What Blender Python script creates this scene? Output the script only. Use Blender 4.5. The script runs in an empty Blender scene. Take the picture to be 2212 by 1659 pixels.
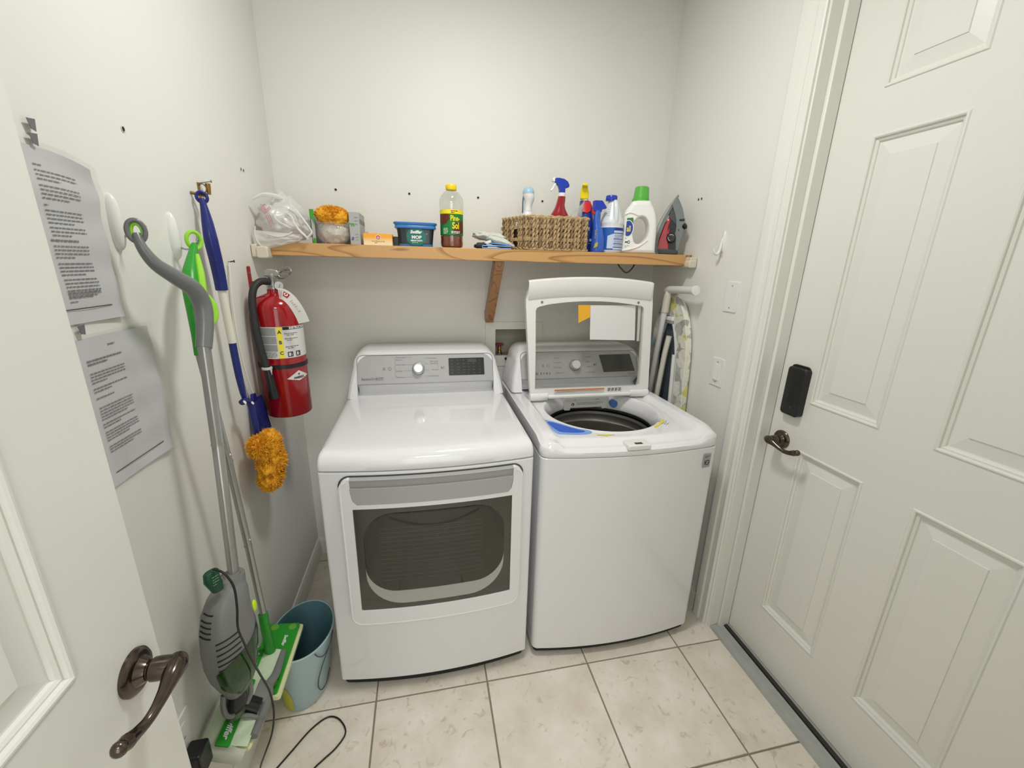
import bpy, math, random
from mathutils import Vector, Matrix, noise
from mathutils.geometry import tessellate_polygon
random.seed(7)
PI = math.pi
sc = bpy.context.scene
COL = sc.collection

# ------------------------------------------------------------------ camera
def cam_matrix(C, yaw, pitch, roll):
    cy, sy, cp, sp, cr, sr = math.cos(yaw), math.sin(yaw), math.cos(pitch), math.sin(pitch), math.cos(roll), math.sin(roll)
    Rz = Matrix(((cy, -sy, 0), (sy, cy, 0), (0, 0, 1)))
    Rx = Matrix(((1, 0, 0), (0, cp, -sp), (0, sp, cp)))
    Ry = Matrix(((cr, 0, sr), (0, 1, 0), (-sr, 0, cr)))
    M = Rz @ Rx @ Ry
    m = Matrix((M.col[0], M.col[2], -M.col[1])).transposed()
    return Matrix.Translation(C) @ m.to_4x4()
cd = bpy.data.cameras.new('camera')
cam = bpy.data.objects.new('camera', cd)
COL.objects.link(cam)
cam.matrix_world = cam_matrix(Vector((0.588, -2.0481, 1.5123)), -0.2117, -0.2844, -0.0252)
cd.sensor_fit = 'HORIZONTAL'; cd.sensor_width = 36; cd.lens = 897.9162 * 36 / 2212
cd.clip_start = 0.02; cd.clip_end = 50
sc.camera = cam

# ------------------------------------------------------------------ light and exposure
sc.view_settings.view_transform = 'Standard'
sc.view_settings.look = 'None'
sc.view_settings.gamma = 1
sc.view_settings.use_curve_mapping = False
sc.view_settings.exposure = 0.0
w = bpy.data.worlds.new('world'); sc.world = w; w.use_nodes = True
w.node_tree.nodes['Background'].inputs[0].default_value = (0.95, 0.97, 1.0, 1)
w.node_tree.nodes['Background'].inputs[1].default_value = 0.35
def area(name, loc, size, power, color, shape='DISK', size_y=None, rot=(0, 0, 0)):
    l = bpy.data.lights.new(name, 'AREA'); l.shape = shape; l.size = size
    if size_y: l.size_y = size_y
    l.energy = power; l.color = color
    o = bpy.data.objects.new(name, l); COL.objects.link(o); o.location = loc; o.rotation_euler = rot
    return o
area('ceiling_lamp_light', (0.83, -1.02, 2.655), 0.26, 15.2, (1.0, 0.99, 0.955))
area('hall_lamp_light', (0.60, -2.90, 2.60), 0.55, 11.0, (1.0, 0.99, 0.96))
area('hall_fill_light', (0.62, -3.42, 1.45), 1.0, 10.0, (0.97, 0.99, 1.0), 'RECTANGLE', 1.7, (PI/2, 0, 0))  # added fill light behind the camera; the hall has no window

# ------------------------------------------------------------------ helpers
ORG = {}
class MB:
    def __init__(s): s.v = []; s.f = []
    def add(s, vs, fs):
        b = len(s.v); s.v += [tuple(v) for v in vs]; s.f += [tuple(i + b for i in f) for f in fs]; return s
    def box(s, x0, x1, y0, y1, z0, z1):
        return s.add([(x0,y0,z0),(x1,y0,z0),(x1,y1,z0),(x0,y1,z0),(x0,y0,z1),(x1,y0,z1),(x1,y1,z1),(x0,y1,z1)],
                     [(0,3,2,1),(4,5,6,7),(0,1,5,4),(1,2,6,5),(2,3,7,6),(3,0,4,7)])
    def prism(s, pts, plane, a, b):
        f = {'xz': lambda p, c: (p[0], c, p[1]), 'yz': lambda p, c: (c, p[0], p[1]), 'xy': lambda p, c: (p[0], p[1], c)}[plane]
        n = len(pts); vs = [f(p, a) for p in pts] + [f(p, b) for p in pts]
        return s.add(vs, [tuple(range(n)), tuple(range(2*n-1, n-1, -1))] + [(i, i+n, (i+1) % n + n, (i+1) % n) for i in range(n)])
    def loft(s, rings, cap0=True, cap1=True, closed=True):
        n = len(rings[0]); vs = [p for r in rings for p in r]; fs = []
        for k in range(len(rings)-1):
            for i in range(n if closed else n-1):
                j = (i+1) % n
                fs.append((k*n+i, k*n+j, (k+1)*n+j, (k+1)*n+i))
        if cap0: fs.append(tuple(range(n-1, -1, -1)))
        if cap1: fs.append(tuple(range((len(rings)-1)*n, len(rings)*n)))
        return s.add(vs, fs)
    def lathe(s, prof, c=(0,0), seg=32, sx=1, sy=1, cap0=True, cap1=True, axis='z'):
        rings = []
        for r, z in prof:
            ring = []
            for i in range(seg):
                a = 2*PI*i/seg; p = (c[0]+r*sx*math.cos(a), c[1]+r*sy*math.sin(a), z)
                ring.append(p)
            rings.append(ring)
        if axis == 'y': rings = [[(p[0], p[2], p[1]) for p in r][::-1] for r in rings]
        if axis == 'x': rings = [[(p[2], p[0], p[1]) for p in r] for r in rings]
        return s.loft(rings, cap0, cap1)
    def tube(s, pts, r, seg=10, closed=False, flat=1.0, caps=True):
        P = [Vector(p) for p in pts]; n = len(P)
        R = r if isinstance(r, (list, tuple)) else [r]*n
        T = []
        for i in range(n):
            if closed: t = P[(i+1) % n]-P[i-1]
            else: t = P[min(i+1, n-1)]-P[max(i-1, 0)]
            T.append(t.normalized())
        u = T[0].cross(Vector((0,0,1)))
        if u.length < 0.05: u = T[0].cross(Vector((0,1,0)))
        u.normalize(); rings = []
        for i in range(n):
            u = (u - T[i]*u.dot(T[i])).normalized(); w_ = T[i].cross(u)
            rings.append([tuple(P[i]+(u*math.cos(2*PI*k/seg)+w_*math.sin(2*PI*k/seg)*flat)*R[i]) for k in range(seg)])
        if closed: rings.append(rings[0])
        return s.loft(rings, caps and not closed, caps and not closed)
    def ell(s, c, r, seg=20, rings=12, fn=None):
        rr = []
        for j in range(rings+1):
            t = PI*j/rings; t = min(max(t, 0.02), PI-0.02)
            ring = []
            for i in range(seg):
                a = 2*PI*i/seg
                d = Vector((math.sin(t)*math.cos(a), math.sin(t)*math.sin(a), -math.cos(t)))
                k = fn(d) if fn else 1
                ring.append((c[0]+d.x*r[0]*k, c[1]+d.y*r[1]*k, c[2]+d.z*r[2]*k))
            rr.append(ring)
        return s.loft(rr)
    def xf(s, M, start=0):
        for i in range(start, len(s.v)): s.v[i] = tuple(M @ Vector(s.v[i]))
        return s
    def mp(s, fn, start=0):
        for i in range(start, len(s.v)): s.v[i] = tuple(fn(*s.v[i]))
        return s
def link_obj(name, me, parent=None, kind=None, label=None):
    o = bpy.data.objects.new(name, me); COL.objects.link(o)
    if parent is not None: o.parent = parent; ORG[o.name] = ORG[parent.name]
    else: ORG[o.name] = Vector((0,0,0))
    if kind: o['kind'] = kind
    if label: o['label'] = label
    return o
def obj(name, mb, m, parent=None, bevel=0, ang=35, kind=None, label=None, smooth=True, seg=2, sub=0, loc=None):
    off = ORG[parent.name] if parent is not None else Vector((0,0,0))
    me = bpy.data.meshes.new(name)
    L = Vector(loc) if loc is not None else Vector((0, 0, 0))
    me.from_pydata([tuple(Vector(v)-off-L) for v in mb.v], [], mb.f); me.update()
    if m: me.materials.append(m)
    if smooth:
        me.polygons.foreach_set('use_smooth', [True]*len(me.polygons))
        me.set_sharp_from_angle(angle=math.radians(ang))
    o = link_obj(name, me, parent, kind, label)
    o.location = L
    if loc is not None: ORG[o.name] = off + L
    if bevel:
        b = o.modifiers.new('bevel', 'BEVEL'); b.width = bevel; b.segments = seg; b.limit_method = 'ANGLE'; b.angle_limit = math.radians(40)
    if sub:
        b = o.modifiers.new('sub', 'SUBSURF'); b.levels = sub; b.render_levels = sub
    return o
def thing(name, label, cat, loc, group=None):
    o = bpy.data.objects.new(name, None); COL.objects.link(o); o.location = loc; o.empty_display_size = 0.05
    o['label'] = label; o['category'] = cat
    if group: o['group'] = group
    ORG[o.name] = Vector(loc); return o
def tag(o, label, cat, group=None):
    o['label'] = label; o['category'] = cat
    if group: o['group'] = group
    return o
def recenter(o):
    """put a one-mesh thing's origin at the bottom centre of its box"""
    vs = [v.co for v in o.data.vertices]
    c = Vector(((min(v.x for v in vs)+max(v.x for v in vs))/2, (min(v.y for v in vs)+max(v.y for v in vs))/2, min(v.z for v in vs)))
    o.data.transform(Matrix.Translation(-c)); o.location = o.location + c
    return o
def rrect(u0, u1, v0, v1, r, k=6):
    out = []
    rs = r if isinstance(r, (list, tuple)) else [r]*4
    for (cu, cv, a0, rr) in ((u1-rs[0], v1-rs[0], 0, rs[0]), (u0+rs[1], v1-rs[1], 90, rs[1]), (u0+rs[2], v0+rs[2], 180, rs[2]), (u1-rs[3], v0+rs[3], 270, rs[3])):
        for i in range(k+1):
            a = math.radians(a0+90*i/k); out.append((cu+rr*math.cos(a), cv+rr*math.sin(a)))
    return out
def dens(o, st):
    out = []
    for i in range(len(o)):
        a, b = o[i], o[(i+1) % len(o)]; L = math.hypot(b[0]-a[0], b[1]-a[1]); n = max(1, int(L/st+.5))
        out += [(a[0]+(b[0]-a[0])*t/n, a[1]+(b[1]-a[1])*t/n) for t in range(n)]
    return out
def plate(mb, outer, holes, fn, d0, d1, back=True):
    """sheet with holes: front face at depth d0, back at d1; fn(u,v,d)->xyz"""
    loops = [outer]+holes; flat = [p for l in loops for p in l]; n = len(flat)
    tris = tessellate_polygon([[Vector((p[0], p[1], 0)) for p in l] for l in loops])
    vs = [fn(p[0], p[1], d0) for p in flat]+[fn(p[0], p[1], d1) for p in flat]; fs = []
    for t in tris:
        a, b, c = [flat[i] for i in t]
        if (b[0]-a[0])*(c[1]-a[1])-(b[1]-a[1])*(c[0]-a[0]) < 0: t = t[::-1]
        fs.append(tuple(t))
        if back: fs.append(tuple(i+n for i in t[::-1]))
    s = 0
    for l in loops:
        m = len(l)
        ar = sum(l[i][0]*l[(i+1) % m][1]-l[(i+1) % m][0]*l[i][1] for i in range(m))
        for i in range(m):
            j = (i+1) % m; q = (s+i, s+i+n, s+j+n, s+j)
            if (l is outer) != (ar > 0): q = q[::-1]
            fs.append(q)
        s += m
    return mb.add(vs, fs)
def strip(mb, outer, fn, d0, d1, st=.02, nv=1):
    """convex sheet that follows a curved surface: cut into upright strips, front at d0, rim back to d1"""
    u0, u1 = min(p[0] for p in outer)+1e-5, max(p[0] for p in outer)-1e-5; n = max(2, int((u1-u0)/st)); n_ = len(outer)
    us = sorted(set([u0+(u1-u0)*i/n for i in range(n+1)]+[p[0] for p in outer if u0 < p[0] < u1]))
    lo, hi = [], []
    for u in us:
        v = []
        for i in range(n_):
            a, b = outer[i], outer[(i+1) % n_]
            if (a[0]-u)*(b[0]-u) <= 0 and abs(a[0]-b[0]) > 1e-9: v.append(a[1]+(b[1]-a[1])*(u-a[0])/(b[0]-a[0]))
        lo.append((u, min(v))); hi.append((u, max(v)))
    mb.loft([[fn(*p, d1) for p in lo]]+[[fn(a[0], a[1]+(b[1]-a[1])*k/nv, d0) for a, b in zip(lo, hi)] for k in range(nv+1)]+[[fn(*p, d1) for p in hi]], False, False, closed=False)
    mb.add([fn(*lo[0], d0), fn(*hi[0], d0), fn(*hi[0], d1), fn(*lo[0], d1)], [(0, 1, 2, 3)])
    mb.add([fn(*lo[-1], d0), fn(*hi[-1], d0), fn(*hi[-1], d1), fn(*lo[-1], d1)], [(3, 2, 1, 0)])
    return mb
_fc = {}
def glyphs(t, size, align='CENTER', font_x=1.0, bold=0.0, shear=0.0):
    c = bpy.data.curves.new('t', 'FONT'); c.body = t; c.size = size; c.align_x = align; c.align_y = 'CENTER'; c.offset = bold; c.shear = shear; c.resolution_u = 3
    o = bpy.data.objects.new('t', c)
    me = bpy.data.meshes.new_from_object(o)
    vs = [(v.co.x*font_x, v.co.y) for v in me.vertices]; fs = [tuple(p.vertices) for p in me.polygons]
    bpy.data.objects.remove(o); bpy.data.curves.remove(c); bpy.data.meshes.remove(me)
    return vs, fs
def text(mb, t, size, fn, d=0.0004, at=(0, 0), rot=0.0, **kw):
    """fn(u,v,d)->xyz"""
    vs, fs = glyphs(t, size, **kw); c, s_ = math.cos(rot), math.sin(rot)
    mb.add([fn(at[0]+u*c-v*s_, at[1]+u*s_+v*c, d) for u, v in vs], fs)
    return mb
def rows(mb, fn, u0, u1, vtop, n, dv, h, d=0.0004, rnd=random, ragged=0.8, word=(0.004, 0.012), gap=0.002):
    """lines of unreadable print, as thin word-long strokes"""
    for k in range(n):
        v = vtop-k*dv; u = u0; end = u1 if k < n-1 else u0+(u1-u0)*rnd.uniform(.4, .95)
        end -= (u1-u0)*rnd.uniform(0, 1-ragged)*.3
        while u < end:
            wd = min(rnd.uniform(*word), end-u)
            if wd <= 0: break
            mb.add([fn(u, v-h/2, d), fn(u+wd, v-h/2, d), fn(u+wd, v+h/2, d), fn(u, v+h/2, d)], [(0, 1, 2, 3)])
            u += wd+gap
    return mb
def catmull(pts, n=8):
    P = [Vector(p) for p in pts]; out = []
    for i in range(len(P)-1):
        p0, p1, p2, p3 = P[max(i-1, 0)], P[i], P[i+1], P[min(i+2, len(P)-1)]
        for k in range(n):
            t = k/n
            out.append(0.5*((2*p1)+(p2-p0)*t+(2*p0-5*p1+4*p2-p3)*t*t+(3*p1-p0-3*p2+p3)*t**3))
    out.append(P[-1]); return out
def lerp_list(vals, n):
    out = []
    for i in range(len(vals)-1):
        out += [vals[i]+(vals[i+1]-vals[i])*k/n for k in range(n)]
    return out+[vals[-1]]
def flatfn(O, U, V, N):
    O, U, V, N = Vector(O), Vector(U).normalized(), Vector(V).normalized(), Vector(N).normalized()
    return lambda u, v, d: tuple(O+U*u+V*v+N*d)

# ------------------------------------------------------------------ materials
def srgb(r, g, b):
    f = lambda c: (c/255/12.92 if c/255 <= .04045 else ((c/255+.055)/1.055)**2.4)
    return (f(r), f(g), f(b))
MC = {}
def mat(name, col, rough=.5, metal=0, coat=0, trans=0, emit=None, var=0.0, vscale=20, bump=0.0, bscale=200, ior=1.45, alpha=1, spec=.5, sss=0, coords='Object'):
    if name in MC: return MC[name]
    m = bpy.data.materials.new(name); m.use_nodes = True; nt = m.node_tree; b = nt.nodes['Principled BSDF']
    b.inputs['Base Color'].default_value = (*col, 1); b.inputs['Roughness'].default_value = rough; b.inputs['Metallic'].default_value = metal
    b.inputs['Coat Weight'].default_value = coat; b.inputs['Transmission Weight'].default_value = trans; b.inputs['IOR'].default_value = ior
    b.inputs['Alpha'].default_value = alpha; b.inputs['Specular IOR Level'].default_value = spec
    if sss: b.inputs['Subsurface Weight'].default_value = sss; b.inputs['Subsurface Scale'].default_value = .01
    tc = nt.nodes.new('ShaderNodeTexCoord')
    if var:
        n = nt.nodes.new('ShaderNodeTexNoise'); n.inputs['Scale'].default_value = vscale; n.inputs['Detail'].default_value = 4
        nt.links.new(tc.outputs[coords], n.inputs['Vector'])
        mx = nt.nodes.new('ShaderNodeMix'); mx.data_type = 'RGBA'
        mx.inputs[6].default_value = (*[c*(1-var) for c in col], 1); mx.inputs[7].default_value = (*[min(1, c*(1+var)) for c in col], 1)
        nt.links.new(n.outputs['Fac'], mx.inputs[0]); nt.links.new(mx.outputs[2], b.inputs['Base Color'])
    if bump:
        n = nt.nodes.new('ShaderNodeTexNoise'); n.inputs['Scale'].default_value = bscale; n.inputs['Detail'].default_value = 3
        nt.links.new(tc.outputs[coords], n.inputs['Vector'])
        bp = nt.nodes.new('ShaderNodeBump'); bp.inputs['Strength'].default_value = bump; bp.inputs['Distance'].default_value = .002
        nt.links.new(n.outputs['Fac'], bp.inputs['Height']); nt.links.new(bp.outputs['Normal'], b.inputs['Normal'])
    MC[name] = m; return m
def clear_mat(name, tint, gloss=.08, rough=.02):
    if name in MC: return MC[name]
    m = bpy.data.materials.new(name); m.use_nodes = True; nt = m.node_tree; nt.nodes.remove(nt.nodes['Principled BSDF'])
    out = nt.nodes['Material Output']; t = nt.nodes.new('ShaderNodeBsdfTransparent'); t.inputs[0].default_value = (*tint, 1)
    g = nt.nodes.new('ShaderNodeBsdfGlossy'); g.inputs['Roughness'].default_value = rough
    mx = nt.nodes.new('ShaderNodeMixShader'); fr = nt.nodes.new('ShaderNodeLayerWeight'); fr.inputs[0].default_value = .5
    pw = nt.nodes.new('ShaderNodeMath'); pw.operation = 'POWER'; pw.inputs[1].default_value = 5; nt.links.new(fr.outputs['Facing'], pw.inputs[0])
    ad = nt.nodes.new('ShaderNodeMath'); ad.operation = 'ADD'; ad.inputs[1].default_value = gloss; ad.use_clamp = True
    nt.links.new(pw.outputs[0], ad.inputs[0]); nt.links.new(ad.outputs[0], mx.inputs[0]); nt.links.new(t.outputs[0], mx.inputs[1]); nt.links.new(g.outputs[0], mx.inputs[2]); nt.links.new(mx.outputs[0], out.inputs[0])
    MC[name] = m; return m
def film_mat(name, col, opacity, rough=.25):
    """thin translucent plastic film"""
    if name in MC: return MC[name]
    m = bpy.data.materials.new(name); m.use_nodes = True; nt = m.node_tree; nt.nodes.remove(nt.nodes['Principled BSDF'])
    out = nt.nodes['Material Output']
    t = nt.nodes.new('ShaderNodeBsdfTransparent'); d = nt.nodes.new('ShaderNodeBsdfDiffuse'); d.inputs[0].default_value = (*col, 1)
    tl = nt.nodes.new('ShaderNodeBsdfTranslucent'); tl.inputs[0].default_value = (*col, 1)
    g = nt.nodes.new('ShaderNodeBsdfGlossy'); g.inputs['Roughness'].default_value = rough
    a = nt.nodes.new('ShaderNodeMixShader'); a.inputs[0].default_value = .45
    nt.links.new(d.outputs[0], a.inputs[1]); nt.links.new(tl.outputs[0], a.inputs[2])
    c = nt.nodes.new('ShaderNodeMixShader'); c.inputs[0].default_value = .07
    nt.links.new(a.outputs[0], c.inputs[1]); nt.links.new(g.outputs[0], c.inputs[2])
    e = nt.nodes.new('ShaderNodeMixShader')
    tc = nt.nodes.new('ShaderNodeTexCoord'); n = nt.nodes.new('ShaderNodeTexNoise'); n.inputs['Scale'].default_value = 18; n.inputs['Detail'].default_value = 5
    nt.links.new(tc.outputs['Object'], n.inputs['Vector'])
    mr = nt.nodes.new('ShaderNodeMapRange'); mr.inputs[1].default_value = .35; mr.inputs[2].default_value = .65; mr.inputs[3].default_value = opacity*.75; mr.inputs[4].default_value = min(1, opacity*1.3)
    nt.links.new(n.outputs['Fac'], mr.inputs[0]); nt.links.new(mr.outputs[0], e.inputs[0])
    nt.links.new(t.outputs[0], e.inputs[1]); nt.links.new(c.outputs[0], e.inputs[2]); nt.links.new(e.outputs[0], out.inputs[0])
    MC[name] = m; return m
def tile_mat():
    m = bpy.data.materials.new('cream marbled ceramic'); m.use_nodes = True; nt = m.node_tree; b = nt.nodes['Principled BSDF']
    g = nt.nodes.new('ShaderNodeNewGeometry'); oi = nt.nodes.new('ShaderNodeObjectInfo')
    vm = nt.nodes.new('ShaderNodeVectorMath'); vm.operation = 'SCALE'; cmb = nt.nodes.new('ShaderNodeCombineXYZ')
    for i in range(3): nt.links.new(oi.outputs['Random'], cmb.inputs[i])
    nt.links.new(cmb.outputs[0], vm.inputs[0]); vm.inputs['Scale'].default_value = 37
    va = nt.nodes.new('ShaderNodeVectorMath'); nt.links.new(g.outputs['Position'], va.inputs[0]); nt.links.new(vm.outputs[0], va.inputs[1])
    n1 = nt.nodes.new('ShaderNodeTexNoise'); n1.inputs['Scale'].default_value = 7; n1.inputs['Detail'].default_value = 7; n1.inputs['Roughness'].default_value = .6
    n2 = nt.nodes.new('ShaderNodeTexNoise'); n2.inputs['Scale'].default_value = 22; n2.inputs['Detail'].default_value = 6; n2.inputs['Distortion'].default_value = 1.6
    for n in (n1, n2): nt.links.new(va.outputs[0], n.inputs['Vector'])
    r1 = nt.nodes.new('ShaderNodeValToRGB'); r1.color_ramp.elements[0].position = .33; r1.color_ramp.elements[1].position = .68
    r1.color_ramp.elements[0].color = (*srgb(218, 208, 191), 1); r1.color_ramp.elements[1].color = (*srgb(238, 231, 220), 1)
    r2 = nt.nodes.new('ShaderNodeValToRGB'); r2.color_ramp.elements[0].position = .30; r2.color_ramp.elements[1].position = .41
    r2.color_ramp.elements[0].color = (.74, .66, .55, 1); r2.color_ramp.elements[1].color = (1, 1, 1, 1)
    nt.links.new(n1.outputs['Fac'], r1.inputs[0]); nt.links.new(n2.outputs['Fac'], r2.inputs[0])
    mx = nt.nodes.new('ShaderNodeMix'); mx.data_type = 'RGBA'; mx.blend_type = 'MULTIPLY'; mx.inputs[0].default_value = .75
    nt.links.new(r1.outputs[0], mx.inputs[6]); nt.links.new(r2.outputs[0], mx.inputs[7]); nt.links.new(mx.outputs[2], b.inputs['Base Color'])
    b.inputs['Roughness'].default_value = .42
    return m
def wood_mat(name, base, dark, axis='X', scale=1.0):
    m = bpy.data.materials.new(name); m.use_nodes = True; nt = m.node_tree; b = nt.nodes['Principled BSDF']
    tc = nt.nodes.new('ShaderNodeTexCoord'); mp = nt.nodes.new('ShaderNodeMapping')
    sc_ = {'X': (1.0, 9, 9), 'Z': (9, 9, 1.2)}[axis]; mp.inputs['Scale'].default_value = [s*scale for s in sc_]
    nt.links.new(tc.outputs['Object'], mp.inputs[0])
    n = nt.nodes.new('ShaderNodeTexNoise'); n.inputs['Scale'].default_value = 1.5; n.inputs['Detail'].default_value = 1.2; n.inputs['Distortion'].default_value = .3
    nt.links.new(mp.outputs[0], n.inputs['Vector'])
    mu = nt.nodes.new('ShaderNodeMath'); mu.operation = 'MULTIPLY'; mu.inputs[1].default_value = 7; nt.links.new(n.outputs['Fac'], mu.inputs[0])
    fr = nt.nodes.new('ShaderNodeMath'); fr.operation = 'FRACT'; nt.links.new(mu.outputs[0], fr.inputs[0])
    r = nt.nodes.new('ShaderNodeValToRGB'); e = r.color_ramp.elements
    e[0].position = 0; e[0].color = (*base, 1); e[1].position = .95; e[1].color = (*dark, 1); x = e.new(.70); x.color = (*base, 1); y = e.new(1.0); y.color = (*base, 1)
    nt.links.new(fr.outputs[0], r.inputs[0]); nt.links.new(r.outputs[0], b.inputs['Base Color']); b.inputs['Roughness'].default_value = .42
    return m
WALL = mat('white wall paint', srgb(231, 231, 225), .55, var=.012, vscale=3, bump=.12, bscale=90)
TRIM = mat('semi gloss trim paint', srgb(232, 232, 225), .32, bump=.03, bscale=60)
DOORP = mat('semi gloss door paint', srgb(231, 231, 224), .34, bump=.05, bscale=70)
CEIL = mat('ceiling paint', srgb(235, 234, 226), .8)
GROUT = mat('grey grout', srgb(140, 130, 116), .9, bump=.2)
TILE = tile_mat()
WOOD = wood_mat('honey pine', srgb(200, 154, 98), srgb(158, 110, 62))
WOODZ = wood_mat('honey pine upright', srgb(170, 124, 84), srgb(132, 90, 56), 'Z')
APP = mat('white appliance enamel', srgb(232, 232, 235), .10, coat=.35)
PLW = mat('white plastic', srgb(232, 232, 230), .3)
PLC = mat('cream plastic', srgb(214, 206, 186), .4)
SILV = mat('brushed silver plastic', srgb(172, 172, 173), .42, metal=.1)
SILVD = mat('darker silver plastic', srgb(150, 150, 150), .3, metal=.6)
CHROME = mat('chrome', (.75, .75, .75), .12, metal=1)
STEEL = mat('brushed steel', (.42, .42, .42), .3, metal=1, bump=.1)
DRUM = mat('dark steel drum', (.30, .285, .27), .40, metal=.75)
BLK = mat('black plastic', (.012, .012, .013), .3)
BLKM = mat('matte black', (.01, .01, .01), .7)
BRONZE = mat('oil rubbed bronze', srgb(96, 86, 80), .2, metal=.95, var=.3, vscale=40)
DKINK = mat('dark print', (.06, .06, .065), .6)
GYINK = mat('grey print', (.22, .22, .23), .6)
WHINK = mat('white print', (.85, .85, .85), .6)
ALUM = mat('weathered aluminium', srgb(172, 174, 172), .5, metal=.1, var=.15, vscale=30)
GLASSB = mat('black glass', (.010, .010, .011), .32)

# ------------------------------------------------------------------ the room
W = 1.764; H = 2.74; YS = -2.22; XD = 1.85; Y0 = -.80; Y1 = -1.70; ZD = 2.445
def struct(name, mb, m, parent=None, **k):
    o = obj(name, mb, m, parent, **k)
    if parent is None: o['kind'] = 'structure'
    return o
wall_back = MB(); plate(wall_back, [(-.12, 0), (1.97, 0), (1.97, H), (-.12, H)], [[(.935, 1.055), (1.13, 1.055), (1.13, 1.19), (.935, 1.19)]], lambda u, v, d: (u, d, v), 0, .12)
wb = struct('wall_back', wall_back, WALL, smooth=False)
struct('wall_left', MB().box(-.12, 0, -3.5, 0, 0, H), WALL, smooth=False)
wr = MB()
wr.box(W, 1.97, Y0, 0, 0, H); wr.box(W, 1.97, Y1-.02, Y0, ZD, H); wr.box(W, 1.97, -3.5, Y1-.02, 0, H)
struct('wall_right', wr, WALL, smooth=False)
wf = MB(); wf.box(0, .10, YS-.12, YS, 0, H); wf.box(.98, W, YS-.12, YS, 0, H); wf.box(.10, .98, YS-.12, YS, 2.45, H)
struct('wall_front', wf, WALL, smooth=False)
struct('wall_hall', MB().box(-.12, 1.97, -3.62, -3.5, 0, H), WALL, smooth=False)
struct('ceiling', MB().box(-.12, 1.97, -3.62, .12, H, H+.1), CEIL, smooth=False)
pan = thing('ceiling_light', 'round white ceiling light pan above the laundry room', 'ceiling light', (.83, -1.02, 2.74))
obj('pan', MB().lathe([(.15, 2.74), (.15, 2.725), (.14, 2.70), (.10, 2.69)], (.83, -1.02), 40), PLW, pan, ang=40)
fl = struct('floor', MB().box(-.12, 1.97, -3.62, .12, -.06, -.003), GROUT, smooth=False)
P_, TX, TY = .3993, .3741, -.8747
for i in range(-1, 4):
    for j in range(-7, 3):
        xa, xb = TX+i*P_+.0028, TX+(i+1)*P_-.0028; ya, yb = TY+(j)*P_+.0028, TY+(j+1)*P_-.0028
        xa = max(xa, .001); xb = min(xb, 1.79); yb = min(yb, -.001); ya = max(ya, -3.49)
        if xb-xa < .02 or yb-ya < .02: continue
        mb = MB().box(xa, xb, ya, yb, -.02, 0)
        obj('tile', mb, TILE, fl, bevel=.0012, seg=1)
# baseboards
def baseboard(name, a, b, n):
    a, b, n = Vector(a), Vector(b), Vector(n)
    prof = [(0, 0), (.014, 0), (.014, .062), (.0115, .068), (.0115, .076), (.008, .082), (.006, .09), (0, .092)]
    r0 = [tuple(a+n*p[0]+Vector((0, 0, p[1]))) for p in prof]; r1 = [tuple(b+n*p[0]+Vector((0, 0, p[1]))) for p in prof]
    struct(name, MB().loft([r0, r1]), TRIM, ang=25)
baseboard('baseboard_left', (.0, 0, 0), (0, YS, 0), (1, 0, 0))
baseboard('baseboard_back', (.0, 0, 0), (W, 0, 0), (0, -1, 0))
baseboard('baseboard_right', (W, 0, 0), (W, -.71, 0), (-1, 0, 0))
# casing of the outside door (two legs and head), stepped profile
def casing_leg(mb, yin, s, z0, z1):
    pr = [(0, 0), (0, .009), (.004, .012), (.012, .0125), (.016, .016), (.022, .017), (.030, .0125), (.046, .0135), (.052, .0195), (.062, .021), (.080, .021), (.086, .017), (.088, 0)]
    r = [[(W-t, yin+s*u, z) for u, t in pr] for z in (z0, z1)]
    mb.loft(r if s > 0 else r[::-1])
mb = MB(); casing_leg(mb, Y0-.006, 1, 0, ZD+.09); casing_leg(mb, Y1+.006-.02, -1, 0, ZD+.09); mb.box(W-.019, W, Y1-.02, Y0, ZD, ZD+.088)
struct('trim_1', mb, TRIM, ang=22)
mb = MB()
mb.box(W-.001, 1.90, Y0-.012, Y0, 0, ZD); mb.box(W-.001, 1.90, Y1-.02, Y1-.008, 0, ZD); mb.box(W-.001, 1.90, Y1-.02, Y0, ZD-.012, ZD)
struct('trim_2', mb, TRIM, bevel=.0015)
mb = MB(); mb.box(1.803, 1.848, Y0-.026, Y0-.012, 0, ZD-.012); mb.box(1.803, 1.848, Y1-.008, Y1+.006, 0, ZD-.012); mb.box(1.803, 1.848, Y1, Y0-.02, ZD-.026, ZD-.012)
struct('trim_3', mb, TRIM, bevel=.003)
# metal sill under the outside door
prof = [(1.766, 0), (1.772, .010), (1.797, .013), (1.799, .010), (1.803, .0135), (1.812, .0135), (1.814, .0105), (1.818, .0135), (1.822, .0135), (1.824, .008), (1.832, .008), (1.834, .016), (1.846, .017), (1.95, .017), (1.95, 0)]
struct('trim_4', MB().loft([[(p[0], y, p[1]) for p in prof] for y in (Y0-.014, Y1)]), ALUM, ang=20)

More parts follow.
